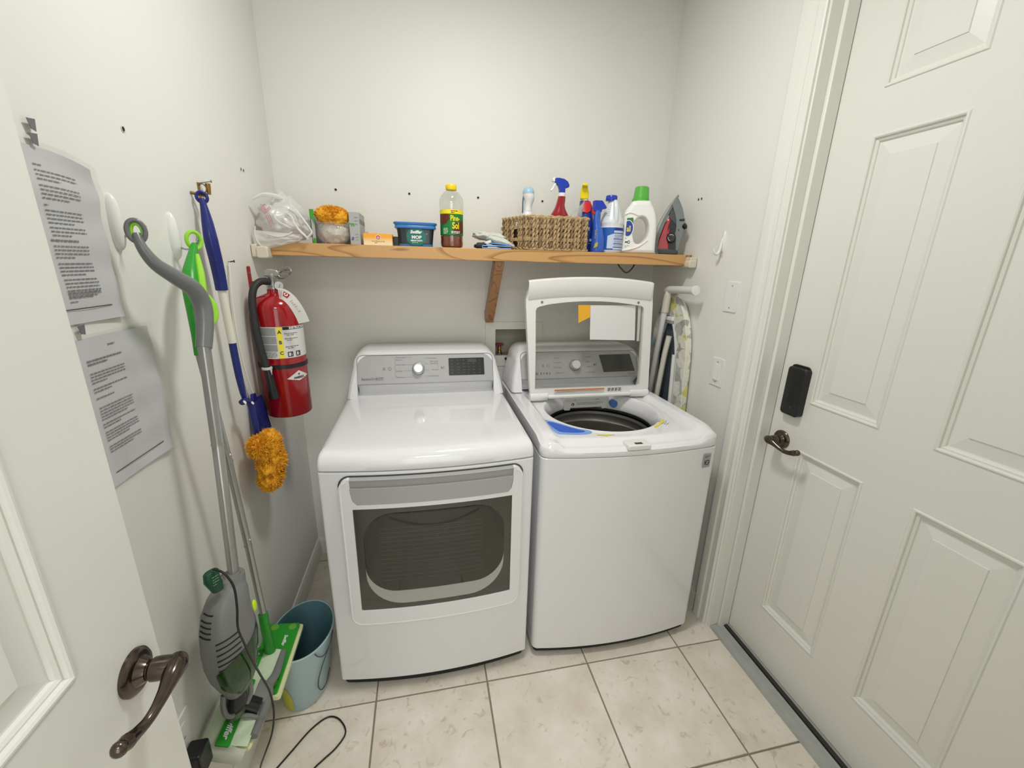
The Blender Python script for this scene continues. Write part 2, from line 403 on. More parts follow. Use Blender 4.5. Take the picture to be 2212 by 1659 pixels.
struct('trim_5', MB().box(1.826, 1.841, Y1, Y0-.014, .008, .0178), mat('dark weatherstrip', (.035, .033, .03), .7))
def panel_face(mb, u0, u1, v0, v1, cols, rws, fn):
    """door face at depth 0 with raised panels; fn(u,v,d), d positive = out of the face"""
    us = sorted({u0, u1, *[c for p in cols for c in p]}); vs = sorted({v0, v1, *[c for p in rws for c in p]})
    for i in range(len(us)-1):
        for j in range(len(vs)-1):
            a, b, c, d = us[i], us[i+1], vs[j], vs[j+1]
            if (a, b) in [tuple(p) for p in cols] and (c, d) in [tuple(p) for p in rws]:
                ring = [(0, 0), (.0025, .003), (.006, .0035), (.009, .0015), (.010, -.004), (.013, -.0035), (.017, -.006), (.0185, -.0105), (.021, -.011), (.056, -.0045), (.0575, -.002)]
                rs = [[fn(a+t, c+t, h), fn(b-t, c+t, h), fn(b-t, d-t, h), fn(a+t, d-t, h)] for t, h in ring]
                mb.loft(rs, False, True)
            else:
                mb.add([fn(a, c, 0), fn(b, c, 0), fn(b, d, 0), fn(a, d, 0)], [(0, 1, 2, 3)])
# outside door, six raised panels; u runs towards -y
def door_slab(name, fn, width, height, cols, rws, th):
    mb = MB(); panel_face(mb, 0, width, 0, height, cols, rws, fn)
    q = lambda u, v: (fn(u, v, 0), fn(u, v, -th))
    c = [q(0, 0), q(width, 0), q(width, height), q(0, height)]
    vs = [p[0] for p in c]+[p[1] for p in c]
    mb.add(vs, [(7, 6, 5, 4)]+[(i, i+4, (i+1) % 4+4, (i+1) % 4) for i in range(4)])
    return struct(name, mb, DOORP, ang=12)
f1 = lambda u, v, d: (XD-d, -.823-u, .02+v)
d1 = door_slab('door_1', f1, .862, 2.405, [(.132, .360), (.494, .722)], [(.218, .890), (1.059, 1.861), (1.977, 2.29)], .045)
XF = .15
f2 = lambda u, v, d: (XF+d, -1.421-u, .012+v)
d2 = door_slab('door_2', f2, .762, 2.42, [(.134, .322), (.442, .630)], [(.22, .80), (.993, 1.86), (1.97, 2.29)], .035)
# the free edge of door_2 is the far one: u=0 at y=-1.421

# lever handles (bronze)
def lever(door, base, n, along, drop=0.0):
    """base on door face, n outwards, along = horizontal direction of the grip"""
    B, N, A = Vector(base), Vector(n), Vector(along); Z = Vector((0, 0, 1))
    M = Matrix((A, Z, N)).transposed().to_4x4(); M.translation = B
    r = MB().lathe([(.0335, 0), (.0335, .004), (.030, .008), (.026, .0095), (.021, .010), (.0165, .016), (.0145, .02)], seg=40).xf(M)
    rose = obj('rose', r, BRONZE, door)
    neck = MB().lathe([(.0125, .012), (.0125, .022), (.0165, .026), (.0170, .034), (.0160, .050), (.0130, .060)], seg=28).xf(M)
    h = obj('lever_handle', neck, BRONZE, door, label='oil rubbed bronze lever handle')
    pts = [(-.012, .001, .052), (.002, .0015, .056), (.018, .001, .058), (.036, -.004, .058), (.055, -.010, .056), (.072, -.013, .053), (.088, -.010, .050), (.102, -.004, .049), (.112, .001, .049)]
    pts = catmull(pts, 5); rr = lerp_list([.0125, .0150, .0125, .0090, .0072, .0070, .0080, .0105, .0085], 5)
    g = MB().tube([tuple(p) for p in pts], rr, 16)
    g.ell((.114, .002, .049), (.009, .0105, .0095), 14, 8)
    g.xf(M)
    obj('grip', g, BRONZE, h)
    return h
lever(d1, (XD, -.882, .918), (-1, 0, 0), (0, -1, 0))
lever(d2, (XF, -1.477, .918), (1, 0, 0), (0, -1, 0))
# smart lock on door_1
lk = MB(); o_ = rrect(-.940, -.868, 1.022, 1.192, .012)
rings = []
for t, x in ((0, XD), (0, XD-.022), (.002, XD-.0245), (.006, XD-.026)):
    rings.append([(x, p[0]+(t if p[0] < -.904 else -t), p[1]+(t if p[1] < 1.107 else -t)) for p in o_])
lk.loft(rings)
lock = obj('deadbolt_lock', lk, BLK, d1, ang=30, label='black rectangular electronic deadbolt with rounded edges')
obj('thumb_turn', MB().lathe([(.0055, XD-.026), (.0055, XD-.0275), (.004, XD-.0278)], (-.912, 1.052), 16, axis='x'), mat('dark grey plastic', (.04, .04, .04), .4), lock)
obj('lock_back_plate', MB().prism(rrect(-.936, -.864, 1.026, 1.198, .014), 'yz', XD-.006, XD), BLKM, lock)

# ------------------------------------------------------------------ washer and dryer
YF = -.813
def bow(x, xc, a=.028): return YF-a*(1-((x-xc)/.343)**2)
def outline(x0, x1, yb, r, xc, ins=0.0, insf=None, n=28, shrink=1.0):
    """counter-clockwise outline with a bowed front edge and rounded front corners"""
    insf = ins if insf is None else insf
    a0, a1 = x0+ins, x1-ins; pts = [(a1, yb), (a0, yb)]
    k = 6
    yl = YF+insf
    for i in range(k+1):
        a = math.radians(180+90*i/k); pts.append((a0+r+r*math.cos(a), yl+r+r*math.sin(a)))
    for i in range(1, n):
        x = a0+r+(a1-a0-2*r)*i/n
        t = (x-(a0+r))/((a1-a0-2*r)); pts.append((x, YF+insf-.028*(1-(2*t-1)**2)))
    for i in range(k+1):
        a = math.radians(270+90*i/k); pts.append((a1-r+r*math.cos(a), yl+r+r*math.sin(a)))
    return pts
def body_box(x0, zt, root, dark_z=.045, rc=.012):
    xc = x0+.343; x1 = x0+.686
    rs = [[(p[0], p[1], z) for p in outline(x0, x1, -.05, rc, xc, i)] for z, i in ((dark_z, .003), (dark_z+.004, 0), (zt-.003, 0), (zt, .003))]
    obj('cabinet', MB().loft(rs, True, zt > .876), APP, root, ang=30)
    rs = [[(p[0], p[1], z) for p in outline(x0+.008, x1-.008, -.06, .02, xc, 0, .012)] for z in (.018, dark_z+.002)]
    obj('base', MB().loft(rs), BLKM, root)
    for fx in (x0+.05, x1-.05):
        for fy in (YF+.06, -.12):
            obj('foot', MB().lathe([(.02, 0), (.02, .01), (.012, .012), (.012, .02)], (fx, fy), 16), BLKM, root)
def console(x0, root, zb=.944):
    xc = x0+.343
    fy = lambda z: -.288+(z-zb)*.42          # front face leans back
    def out(ins):
        l, r_, t = xc-.337+ins, xc+.337-ins, 1.132-ins
        pts = [(r_, zb), ]
        tl, tr = xc-.312+ins, xc+.312-ins
        R = .06
        # right side up to the top corner
        for i in range(9):
            a = math.radians(90*i/8); pts.append((tr-R+R*math.cos(a), t-R+R*math.sin(a)))
        for i in range(9):
            a = math.radians(90+90*i/8); pts.append((tl+R+R*math.cos(a), t-R+R*math.sin(a)))
        pts.append((l, zb)); return dens(pts, .03)
    O = out(0); n = len(O)
    inner = out(.014)
    band = [(xc+.292, zb)] + [(xc+.292+.0*i, .998) for i in (0,)] + [(xc+.292, 1.095)] + [(xc+.292-.022+.022*math.cos(math.radians(a)), 1.093+.022*math.sin(math.radians(a))) for a in (15, 40, 65, 90)] \
         + [(xc-.292+.022+.022*math.cos(math.radians(a)), 1.093+.022*math.sin(math.radians(a))) for a in (90, 115, 140, 165)] + [(xc-.292, 1.095), (xc-.292, .998), (xc-.292, zb)]
    # outer shell: back -> front edge with rounded lip
    def ring(ins, dy, yabs=None):
        o = out(ins)
        return [(p[0], (yabs if yabs is not None else fy(p[1])+dy), p[1]) for p in o]
    m = min(len(out(0)), len(inner))
    def resample(o, N=90):
        L = [0]
        for i in range(len(o)-1): L.append(L[-1]+math.hypot(o[i+1][0]-o[i][0], o[i+1][1]-o[i][1]))
        res = []
        for k in range(N):
            t = L[-1]*k/(N-1); j = max(i for i in range(len(L)) if L[i] <= t+1e-9); j = min(j, len(o)-2)
            f = (t-L[j])/max(1e-9, L[j+1]-L[j]); res.append((o[j][0]+(o[j+1][0]-o[j][0])*f, o[j][1]+(o[j+1][1]-o[j][1])*f))
        return res
    def base_out(ins):
        o = []
        tl, tr, t, R = xc-.312+ins, xc+.312-ins, 1.132-ins, .06
        o.append((xc+.338-ins, zb)); o.append((xc+.330-ins, zb+.05))
        o += [(tr-R+R*math.cos(math.radians(90*i/8)), t-R+R*math.sin(math.radians(90*i/8))) for i in range(9)]
        o += [(tl+R+R*math.cos(math.radians(90+90*i/8)), t-R+R*math.sin(math.radians(90+90*i/8))) for i in range(9)]
        o.append((xc-.330+ins, zb+.05)); o.append((xc-.338+ins, zb))
        return resample(o)
    rs = []
    for ins, dy, ya in ((0, 0, -.04), (0, .03, None), (.003, .012, None), (.008, .004, None), (.016, 0, None)):
        rs.append([(p[0], ya if ya is not None else fy(p[1])+dy, p[1]) for p in base_out(ins)])
    mb = MB().loft(rs, False, False, closed=False)
    fo = base_out(.016)
    hole = [p for p in band]
    # front face = region between the outer outline and the inset (an open-bottomed arch)
    # the front face is an arch that runs down both sides of the recess
    poly = [(p[0], p[1]) for p in fo] + list(reversed(hole))
    tr_ = tessellate_polygon([[Vector((p[0], p[1], 0)) for p in poly]])
    mb.add([(p[0], fy(p[1]), p[1]) for p in poly], [tuple(t) for t in tr_])
    # walls of the recess
    dp = .004
    mb.loft([[(p[0], fy(p[1]), p[1]) for p in hole], [(p[0], fy(p[1])+(dp if p[1] > .99 else .045), p[1]) for p in hole]], False, False, closed=False)
    obj('console_shell', mb, APP, root, ang=30)
    # concave white band under the fascia
    prof = []
    for i in range(13):
        t = i/12; z = .997-(.997-zb-.001)*t
        prof.append((fy(.997)+.003+.040*math.sin(min(1, t*1.25)*PI/2)*(1 if t < .8 else 1-(t-.8)*2.6), z))
    mb = MB().loft([[(x, p[0], p[1]) for p in prof] for x in (xc-.292, xc+.292)], False, False, closed=False)
    obj('console_band', mb, APP, root, ang=50)
    fa = [p for p in hole if p[1] > .99]
    fn = lambda u, v, d: (u, fy(v)-d, v)
    mb = MB(); plate(mb, fa, [], fn, -.0015, -.006)
    obj('fascia', mb, SILV, root)
    obj('fascia_rim', MB().tube([fn(q[0]*.9985+xc*.0015, q[1], .0002) for q in fa], .0013, 6, closed=True), mat('rim grey', srgb(120, 120, 122), .4), root)
    return fn
def knob(fn, root, x, z):
    c = Vector(fn(x, z, 0)); nrm = (Vector(fn(x, z, 1))-c).normalized(); up = Vector((0, .42, 1)).normalized()
    N = up.cross(Vector((1, 0, 0))).normalized()
    if N.y > 0: N = -N
    M = Matrix((Vector((1, 0, 0)), up, -Vector((1, 0, 0)).cross(up) if False else N)).transposed().to_4x4(); M.translation = c
    k = obj('dial', MB().lathe([(.0265, -.003), (.0265, .006), (.0255, .008), (.021, .009)], seg=48).xf(M), SILVD, root)
    obj('knob', MB().lathe([(.0205, .006), (.0205, .024), (.019, .0265), (.016, .027), (.012, .0268)], seg=48).xf(M), mat('silver white knob', srgb(226, 226, 226), .22, metal=.2), k)
    return M
# ---- dryer
DX = .2506; DC = DX+.343
dryer = thing('clothes_dryer', 'white front loading clothes dryer with dark glass door, left of the washer', 'dryer', (DC, -.42, 0))
body_box(DX, .880, dryer)
rs = []
for ins, insf, z in ((.002, .002, .8835), (0, 0, .886), (0, 0, .902), (.0015, .004, .915), (.004, .010, .926), (.008, .020, .9345), (.014, .036, .9400), (.022, .056, .9430), (.03, .075, .944), (.034, .08, .9441), (.045, .10, .9442), (.12, .30, .9442), (.2, .4, .9442)):
    rs.append([(p[0], p[1], z) for p in outline(DX, DX+.686, -.04, .014, DC, ins, insf)])
obj('top_cover', MB().loft(rs), APP, dryer, ang=40)
fn = console(DX, dryer); kx = .556
knob(fn, dryer, kx, 1.056)
sc_ = MB(); plate(sc_, rrect(.688, .846, 1.026, 1.097, .003), [], fn, .0005, -.004); scr = obj('display', sc_, GLASSB, dryer)
t = MB()
R2 = random.Random(3)
for cx, zz in [(a, b) for a in (.706, .733, .758, .781, .802, .83) for b in (1.087, 1.073, 1.060, 1.048, 1.035)]:
    rows(t, fn, cx-.008, cx+R2.uniform(.002, .009), zz, 1, .004, .0022, .001, R2)
obj('display_print', t, mat('dim grey print', (.12, .12, .12), .6), scr, kind='stuff')
t = MB()
t.add([fn(*p, .0012) for p in ((.771, 1.079), (.812, 1.079), (.812, 1.093), (.771, 1.093))], [(0, 1, 2, 3)])
obj('display_window', t, mat('grey lcd', (.05, .05, .05), .4), scr)
t = MB()
for s, x, z, al in (('Mixed Load', .462, 1.104, 'LEFT'), ('Normal', .462, 1.094, 'LEFT'), ('Heavy Duty', .462, 1.074, 'LEFT'), ('Bedding', .462, 1.049, 'LEFT'), ('Delicates', .462, 1.024, 'LEFT'),
                    ('Perm.Press', .600, 1.099, 'LEFT'), ('Small Load', .606, 1.086, 'LEFT'), ('Speed Dry', .606, 1.077, 'LEFT'), ('Air Dry', .616, 1.051, 'LEFT'), ('Downloaded', .602, 1.026, 'LEFT')):
    text(t, s, .0078, fn, 0, (x, z), align=al)
text(t, 'SensorDry', .014, fn, 0, (.318, 1.020), align='LEFT', bold=.0003, font_x=1.05)
obj('lettering', t, GYINK, dryer, kind='stuff')
t = MB()
def seg(a, b, wd, d=.0002):
    A, B = Vector((a[0], a[1], 0)), Vector((b[0], b[1], 0)); q = (B-A).normalized(); n_ = Vector((-q.y, q.x, 0))*wd/2
    t.add([fn(*(p+s*n_).xy, d) for p, s in ((A, -1), (B, -1), (B, 1), (A, 1))], [(0, 1, 2, 3)])
for z in (1.104, 1.074, 1.050, 1.024): seg((.49, z), (.53, z), .0006)
for z in (1.100, 1.077, 1.051, 1.026): seg((.585, z), (.60, z), .0006)
seg((.458, 1.024), (.458, 1.104), .0008); seg((.641, 1.05), (.641, 1.085), .0008)
# power mark and play mark
for i in range(20):
    a0 = math.radians(120+300*i/20); a1 = math.radians(120+300*(i+1)/20)
    seg((.436+.0065*math.cos(a0), 1.059+.0065*math.sin(a0)), (.436+.0065*math.cos(a1), 1.059+.0065*math.sin(a1)), .0012)
seg((.436, 1.059), (.436, 1.068), .0012)
for k in range(3): seg((.407, 1.063-.004*k), (.417, 1.063-.004*k), .0014)
t.add([fn(.654, 1.053, .0002), fn(.663, 1.059, .0002), fn(.654, 1.065, .0002)], [(0, 1, 2)]); seg((.667, 1.053), (.667, 1.065), .0022)
plate(t, rrect(.378, .408, 1.015, 1.026, .002), [rrect(.379, .407, 1.016, 1.025, .001)], fn, .0002, 0, False)
for k in range(3): rows(t, fn, .381+.009*k, .388+.009*k, 1.022, 2, .003, .0018, .0002, R2)
obj('symbols', t, GYINK, dryer, kind='stuff')
# door
fd = lambda u, v, d: (u, bow(u, DC)-d, v)
dz0, dz1, dx0, dx1 = .312, .866, .313, .894
outer = dens(rrect(dx0, dx1, dz0, dz1, .034, 8), .02)
win = dens(rrect(.350, .857, .372, .764, .010, 4), .02)
hnd = dens([(.336, .868), (.352, .792), (.364, .778), (.842, .778), (.855, .792), (.871, .868)], .02)
def inset(o, t):
    cx = sum(p[0] for p in o)/len(o); cz = sum(p[1] for p in o)/len(o)
    return [(p[0]-math.copysign(t, p[0]-cx) if abs(p[0]-cx) > .2 else p[0], p[1]-math.copysign(t, p[1]-cz) if abs(p[1]-cz) > .15 else p[1]) for p in o]
outer_n = []
for p in outer:                       # cut a notch for the handle in the top edge
    outer_n.append(p)
# outline with the handle bay opened at the top
right = [p for p in outer if p[0] > .871 or p[1] < .8]
oo = dens(rrect(dx0, dx1, dz0, dz1, .034, 8), .02)
top_r = [(.868, .866), (.854, .792), (.842, .779)]; top_l = [(.365, .779), (.353, .792), (.339, .866)]
# order of rrect: top right corner, top left, bottom left, bottom right (counter-clockwise)
a = [p for p in oo if not (p[1] > dz1-.0005 and .345 < p[0] < .862)]
i0 = max(range(len(a)), key=lambda i: (a[i][1] > dz1-.001, -abs(a[i][0]-.862)) if a[i][0] > .6 else (False, -9))
poly = a[:i0+1]+dens(top_r+top_l, .02)[:-1]+a[i0+1:]
poly = [p for k, p in enumerate(poly) if k == 0 or math.hypot(p[0]-poly[k-1][0], p[1]-poly[k-1][1]) > 1e-5]
# guard: remove the stretch dens() adds when closing its loop
poly = [p for p in poly if not (p[1] > .80 and .36 < p[0] < .85)]
mb = MB(); DO_ = rrect(dx0, dx1, dz0, dz1, .034, 8)
strip(mb, [(dx1, .372), (dx0, .372)]+[q for q in DO_ if q[1] < .36], fd, .020, 0, .015, 3)
strip(mb, [(dx0, .372), (.350, .372), (.350, .764), (dx0, .764)], fd, .020, 0, .02, 8); strip(mb, [(.857, .372), (dx1, .372), (dx1, .764), (.857, .764)], fd, .020, 0, .02, 8)
strip(mb, [(dx0, .764), (dx1, .764), (dx1, .779), (dx0, .779)], fd, .020, 0, .015)
tl_ = [q for q in DO_ if q[1] > .80 and q[0] < .5]; tr_q = [q for q in DO_ if q[1] > .80 and q[0] > .7]
strip(mb, [(.365, .779), (.353, .792), (.339, .866)]+tl_+[(dx0, .779)], fd, .020, 0, .008); strip(mb, tr_q+[(.868, .866), (.854, .792), (.842, .779), (dx1, .779)], fd, .020, 0, .008)
bead = [q for q in dens(DO_, .02) if not (.335 < q[0] < .873 and q[1] > .7)]
k_ = max(range(len(bead)), key=lambda i: math.hypot(bead[i][0]-bead[i-1][0], bead[i][1]-bead[i-1][1])); bead = bead[k_:]+bead[:k_]
mb.tube([fd(q[0]+(.0045 if q[0] < .6 else -.0045), q[1]+(.0045 if q[1] < .6 else -.0045), .0158) for q in bead], .0055, 8)
dd = obj('door', mb, APP, dryer, ang=30)
mb = MB(); strip(mb, rrect(dx0-.0045, dx1+.0045, dz0-.003, dz1+.0045, .038, 8), fd, .0015, -.001)
obj('door_gap_shade', mb, mat('gap shade grey', srgb(70, 70, 70), .6), dd)  # dark plate that stands in for the shade in the gap round the door
mb = MB(); strip(mb, [(.366, .7795), (.841, .7795), (.852, .792), (.861, .836), (.346, .836), (.354, .792)], fd, .021, .002)
obj('handle', mb, SILV, dd, ang=30, label='wide silver pull handle across the top')
mb = MB(); xs = [.341+.525*i/26 for i in range(27)]
mb.loft([[fd(x, z, d) for x in xs] for z, d in ((.863, .019), (.856, .0135), (.840, .010), (.834, .010))], False, False, closed=False)
mb.loft([[fd(x, z, d) for x in xs] for z, d in ((.866, .0), (.863, .019))], False, False, closed=False)
obj('handle_recess', mb, SILV, dd, ang=60)
mb = MB(); strip(mb, rrect(.349, .858, .371, .765, .010, 4), fd, .014, .002)
gp = obj('glass_panel', mb, mat('smoky glass', srgb(74, 74, 68), .10, coat=.4), dd)
big = dens(rrect(.374, .832, .392, .742, [.10, .10, .12, .12], 10), .02)
mb = MB(); strip(mb, rrect(.374, .832, .392, .742, [.10, .10, .12, .12], 10), fd, .0155, .012)
obj('bowl_rim', mb, mat('pale grey rim', srgb(172, 172, 168), .35), dd)
mb = MB(); strip(mb, rrect(.374, .832, .445, .742, [.10, .10, .10, .10], 10), fd, .0165, .012)
wg = obj('window_glass', mb, mat('dark window glass', srgb(44, 43, 39), .07, coat=.6), dd)
mb = MB(); strip(mb, rrect(.384, .820, .476, .739, [.095, .095, .085, .085], 10), fd, .0171, .0166)
obj('drum_opening', mb, mat('inner glass', srgb(54, 53, 48), .12, coat=.3), wg)
mb = MB()
pts = [fd(.455+.29*i/20, .735-.040*math.sin(PI*i/20), .0172) for i in range(21)]
for k in range(20):
    a_, b_ = Vector(pts[k]), Vector(pts[k+1]); mb.add([a_, b_, b_-Vector((0, 0, .010)), a_-Vector((0, 0, .010))], [(0, 1, 2, 3)])
obj('drum_lip', mb, mat('drum lip grey', srgb(40, 39, 36), .2), wg)
mb = MB()
for k in range(13):
    z = .690-.0165*k; mb.add([fd(.425+.33*i/10, z, .0174) for i in range(11)]+[fd(.425+.33*i/10, z-.0016, .0174) for i in range(11)], [(i, i+1, i+12, i+11) for i in range(10)])
obj('reflection_lines', mb, mat('reflection line grey', srgb(88, 87, 82), .3), wg, kind='stuff')  # dim lines drawn on the glass as a reflection of the floor tiles
# ---- washer
WX = .9638; WC = WX+.343
washer = thing('washing_machine', 'white top loading washing machine with its glass lid standing open', 'washing machine', (WC, -.42, 0))
body_box(WX, .872, washer, .040, .026)
N = 168; cxx, cyy, RH = WC, -.50, .238
ol = outline(WX, WX+.686, -.04, .030, WC, 0, 0, n=60)
ol = dens(ol, .012)
def ray_hit(a, o):
    dx_, dy_ = math.cos(a), math.sin(a); best = None
    for i in range(len(o)):
        p, q = o[i], o[(i+1) % len(o)]; ex, ey = q[0]-p[0], q[1]-p[1]; den = dx_*ey-dy_*ex
        if abs(den) < 1e-12: continue
        t = ((p[0]-cxx)*ey-(p[1]-cyy)*ex)/den; s = ((p[0]-cxx)*dy_-(p[1]-cyy)*dx_)/den
        if t > 0 and -1e-6 <= s <= 1+1e-6: best = t if best is None else max(best, t)
    return best
def ss(a, b, x):
    t = max(0, min(1, (x-a)/(b-a))); return t*t*(3-2*t)
def deck(x, y):
    e = abs(x-WC)
    yb = YF-.028*(1-(min(e, .343)/.343)**2)
    df = y-yb                                   # distance behind the front edge
    z = .921
    z -= .018*(1-ss(.036, .056, df))            # step down to the front ledge
    rail = ss(.266, .286, e)*ss(-.02, .03, df-.0)
    z = z*(1-rail)+(.940-.012*ss(.0, 1, 1-ss(.02, .10, df)))*rail
    z += .010*ss(-.34, -.27, y)*(1-rail)
    side = .343-e
    z -= .012*(1-ss(0, .022, side))
    z -= .011*(1-ss(0, .016, df))
    r = math.hypot(x-cxx, y-cyy)
    z += .0035*math.exp(-((r-RH-.006)/.006)**2)
    return z
ang_ = [2*PI*i/N for i in range(N)]; hit = [ray_hit(a, ol) for a in ang_]
TT = [0, .02, .05, .1, .16, .24, .32, .4, .48, .56, .64, .71, .77, .82, .86, .89, .915, .935, .955, .97, .982, .992, 1.0]
rs = []
for z, k in ((.8735, 0), (.8755, .001), (.886, .001)):
    rs.append([(cxx+math.cos(a)*(h-.002+k*2), cyy+math.sin(a)*(h-.002+k*2), z) for a, h in zip(ang_, hit)])
for t in reversed(TT):
    ring = []
    for a, h in zip(ang_, hit):
        r = RH+(h-RH)*t; x, y = cxx+r*math.cos(a), cyy+r*math.sin(a); ring.append((x, y, deck(x, y)))
    rs.append(ring)
for r, z in ((RH-.004, .917), (RH-.010, .905), (RH-.016, .885), (RH-.020, .862), (RH-.016, .855)):
    rs.append([(cxx+r*math.cos(a), cyy+r*math.sin(a), z) for a in ang_])
obj('top_cover', MB().loft(rs, False, False), APP, washer, ang=60)
tubm = MB().lathe([(RH+.02, .858), (RH-.016, .857), (RH-.018, .846), (RH-.006, .842), (RH+.002, .80)], (cxx, cyy), 64, cap0=False, cap1=False)
obj('tub_ring', tubm, BLK, washer)
dm = MB().lathe([(.224, .835), (.215, .838), (.213, .826), (.228, .818), (.231, .79), (.226, .784), (.231, .776), (.232, .60), (.228, .52), (.20, .50), (.10, .51), (.06, .53), (.05, .58)], (cxx, cyy), 64, cap0=False)
obj('drum', dm, DRUM, washer, ang=50)
# back wall of the opening with the detergent drawer
obj('drawer', MB().prism([(1.209, .918), (1.209, .862), (1.214, .856), (1.238, .856), (1.243, .868), (1.394, .868), (1.398, .858), (1.427, .858), (1.430, .865), (1.430, .918)], 'xz', -.318, -.27), PLW, washer, bevel=.002, label='white detergent drawer with printed hints')
fw = flatfn((0, -.318, 0), (1, 0, 0), (0, 0, 1), (0, -1, 0))
t = MB(); rows(t, fw, 1.27, 1.40, .892, 3, .0045, .0012, .0005, R2, 1, (.12, .13)); rows(t, fw, 1.256, 1.272, .907, 1, .004, .002, .0005, R2); rows(t, fw, 1.36, 1.385, .907, 1, .004, .002, .0005, R2)
plate(t, [(1.252+.007*math.cos(2*PI*i/20), .885+.007*math.sin(2*PI*i/20)) for i in range(20)], [[(1.252+.003*math.cos(2*PI*i/16), .884+.004*math.sin(2*PI*i/16)) for i in range(16)]], fw, .0005, 0, False)
obj('drawer_print', t, DKINK, washer, kind='stuff')
obj('softener_cap', MB().lathe([(.0175, -.30), (.0175, -.340), (.015, -.343), (.010, -.343)], (1.449, .885), 28, axis='y'), mat('blue translucent plastic', srgb(84, 128, 200), .25), washer, label='round blue softener cap')
obj('drawer_housing', MB().box(1.10, 1.50, -.30, -.262, .858, .922), PLW, washer, bevel=.004)
# blue bleach tray on the left front of the opening
def smo(o, n=3):
    P = [Vector((a, b, 0)) for a, b in o]; out = []; m = len(P)
    for i in range(m):
        p0, p1, p2, p3 = P[i-1], P[i], P[(i+1) % m], P[(i+2) % m]
        for k in range(n):
            t_ = k/n; q = .5*((2*p1)+(p2-p0)*t_+(2*p0-5*p1+4*p2-p3)*t_*t_+(3*p1-p0-3*p2+p3)*t_**3); out.append((q.x, q.y))
    return out
tr = [(1.036, -.592), (1.056, -.600), (1.085, -.630), (1.130, -.685), (1.172, -.715), (1.170, -.735), (1.130, -.742), (1.060, -.728), (1.036, -.700)]
fdk = lambda u, v, d: (u, v, deck(u, v)+d)
mb = MB(); o1 = dens(tr, .008); cxt = sum(p[0] for p in tr)/9; cyt = sum(p[1] for p in tr)/9
strip(mb, smo(tr), fdk, .0030, -.001, .004, 10); obj('bleach_tray', mb, mat('pale blue plastic', srgb(130, 168, 226), .3), washer, label='blue bleach dispenser tray')
o2 = smo([(1.040, -.612), (1.062, -.622), (1.088, -.652), (1.128, -.697), (1.152, -.718), (1.130, -.728), (1.072, -.716), (1.052, -.692)])
mb = MB(); strip(mb, o2, fdk, .0042, .001, .004, 8); obj('tray_well', mb, mat('strong blue plastic', srgb(58, 98, 206), .3), washer)
# print on deck
t = MB()
for i in range(12):
    a0, a1 = math.radians(-59+24*i/12), math.radians(-59+24*(i+1)/12)
    t.add([fdk(cxx+r*math.cos(a), cyy+r*math.sin(a), .0012) for r, a in ((RH+.010, a0), (RH+.018, a0), (RH+.018, a1), (RH+.010, a1))], [(0, 1, 2, 3)])
t.add([fdk(x, y, .0012) for x, y in ((1.185, -.748), (1.250, -.757), (1.250, -.763), (1.222, -.763), (1.216, -.772), (1.212, -.763), (1.185, -.755))], [tuple(range(7))])
obj('yellow_print', t, mat('yellow print', srgb(230, 214, 40), .5), washer, kind='stuff')
t = MB(); fl_ = flatfn((1.497, -.705, 0), (.80, .60, 0), (-.60, .80, 0), (0, 0, 1))
for k in range(7):
    rows(t, lambda u, v, d: fdk(*fl_(u, v, d)[:2], .0012), .0, .055, .055-.008*k, 1, .004, .0022, 0, R2)
obj('deck_print', t, GYINK, washer, kind='stuff')
# latch
obj('latch_plate', MB().box(WC-.043, WC+.043, -.848, -.795, .896, .9165), PLW, washer, bevel=.005, seg=3)
obj('latch_slot', MB().box(WC-.014, WC+.014, -.840, -.826, .912, .9172), mat('dark slot', (.05, .05, .05), .5), washer)
# console
wroot = washer
fn = console(WX, washer); knob(fn, washer, 1.277, 1.054)
sc_ = MB(); plate(sc_, [(1.402, 1.097), (1.421, 1.020), (1.582, 1.022), (1.562, 1.099)], [], fn, .0005, -.004); scr = obj('display', sc_, GLASSB, washer)
t = MB(); text(t, 'Sensor', .006, fn, .001, (1.46, 1.035)); rows(t, fn, 1.44, 1.56, 1.030, 1, .004, .002, .001, R2)
obj('display_print', t, mat('dim red print', (.25, .03, .03), .6), scr)
t = MB()
for s, x, z, al in (('Normal', 1.178, 1.088, 'LEFT'), ('Heavy Duty', 1.176, 1.068, 'LEFT'), ('Deep Wash', 1.176, 1.046, 'LEFT'), ('Waterproof', 1.182, 1.022, 'LEFT'), ('Delicate', 1.335, 1.090, 'LEFT'), ('Jumbo', 1.335, 1.068, 'LEFT'), ('Bedding', 1.337, 1.046, 'LEFT'), ('Downloaded', 1.332, 1.022, 'LEFT')):
    text(t, s, .0078, fn, 0, (x, z), align=al)
text(t, 'Drive', .013, fn, 0, (1.048, 1.020), align='LEFT', bold=.0002)
obj('lettering', t, GYINK, washer, kind='stuff')
t = MB()
for i in range(20):
    a0 = math.radians(120+300*i/20); a1 = math.radians(120+300*(i+1)/20)
    seg((1.146+.0065*math.cos(a0), 1.055+.0065*math.sin(a0)), (1.146+.0065*math.cos(a1), 1.055+.0065*math.sin(a1)), .0012)
seg((1.146, 1.055), (1.146, 1.064), .0012)
for k in range(3): seg((1.117, 1.059-.004*k), (1.127, 1.059-.004*k), .0014)
plate(t, [(1.090+.007*math.cos(2*PI*i/20), 1.021+.006*math.sin(2*PI*i/20)) for i in range(20)], [[(1.091+.003*math.cos(2*PI*i/12), 1.022+.002*math.sin(2*PI*i/12)) for i in range(12)]], fn, .0002, 0, False)
for k in range(4): rows(t, fn, 1.106+.014*k, 1.114+.014*k, 1.025, 3, .0035, .0022, .0002, R2)
rows(t, fn, 1.545, 1.585, 1.012, 2, .006, .003, .0002, R2)
obj('symbols', t, GYINK, washer, kind='stuff')
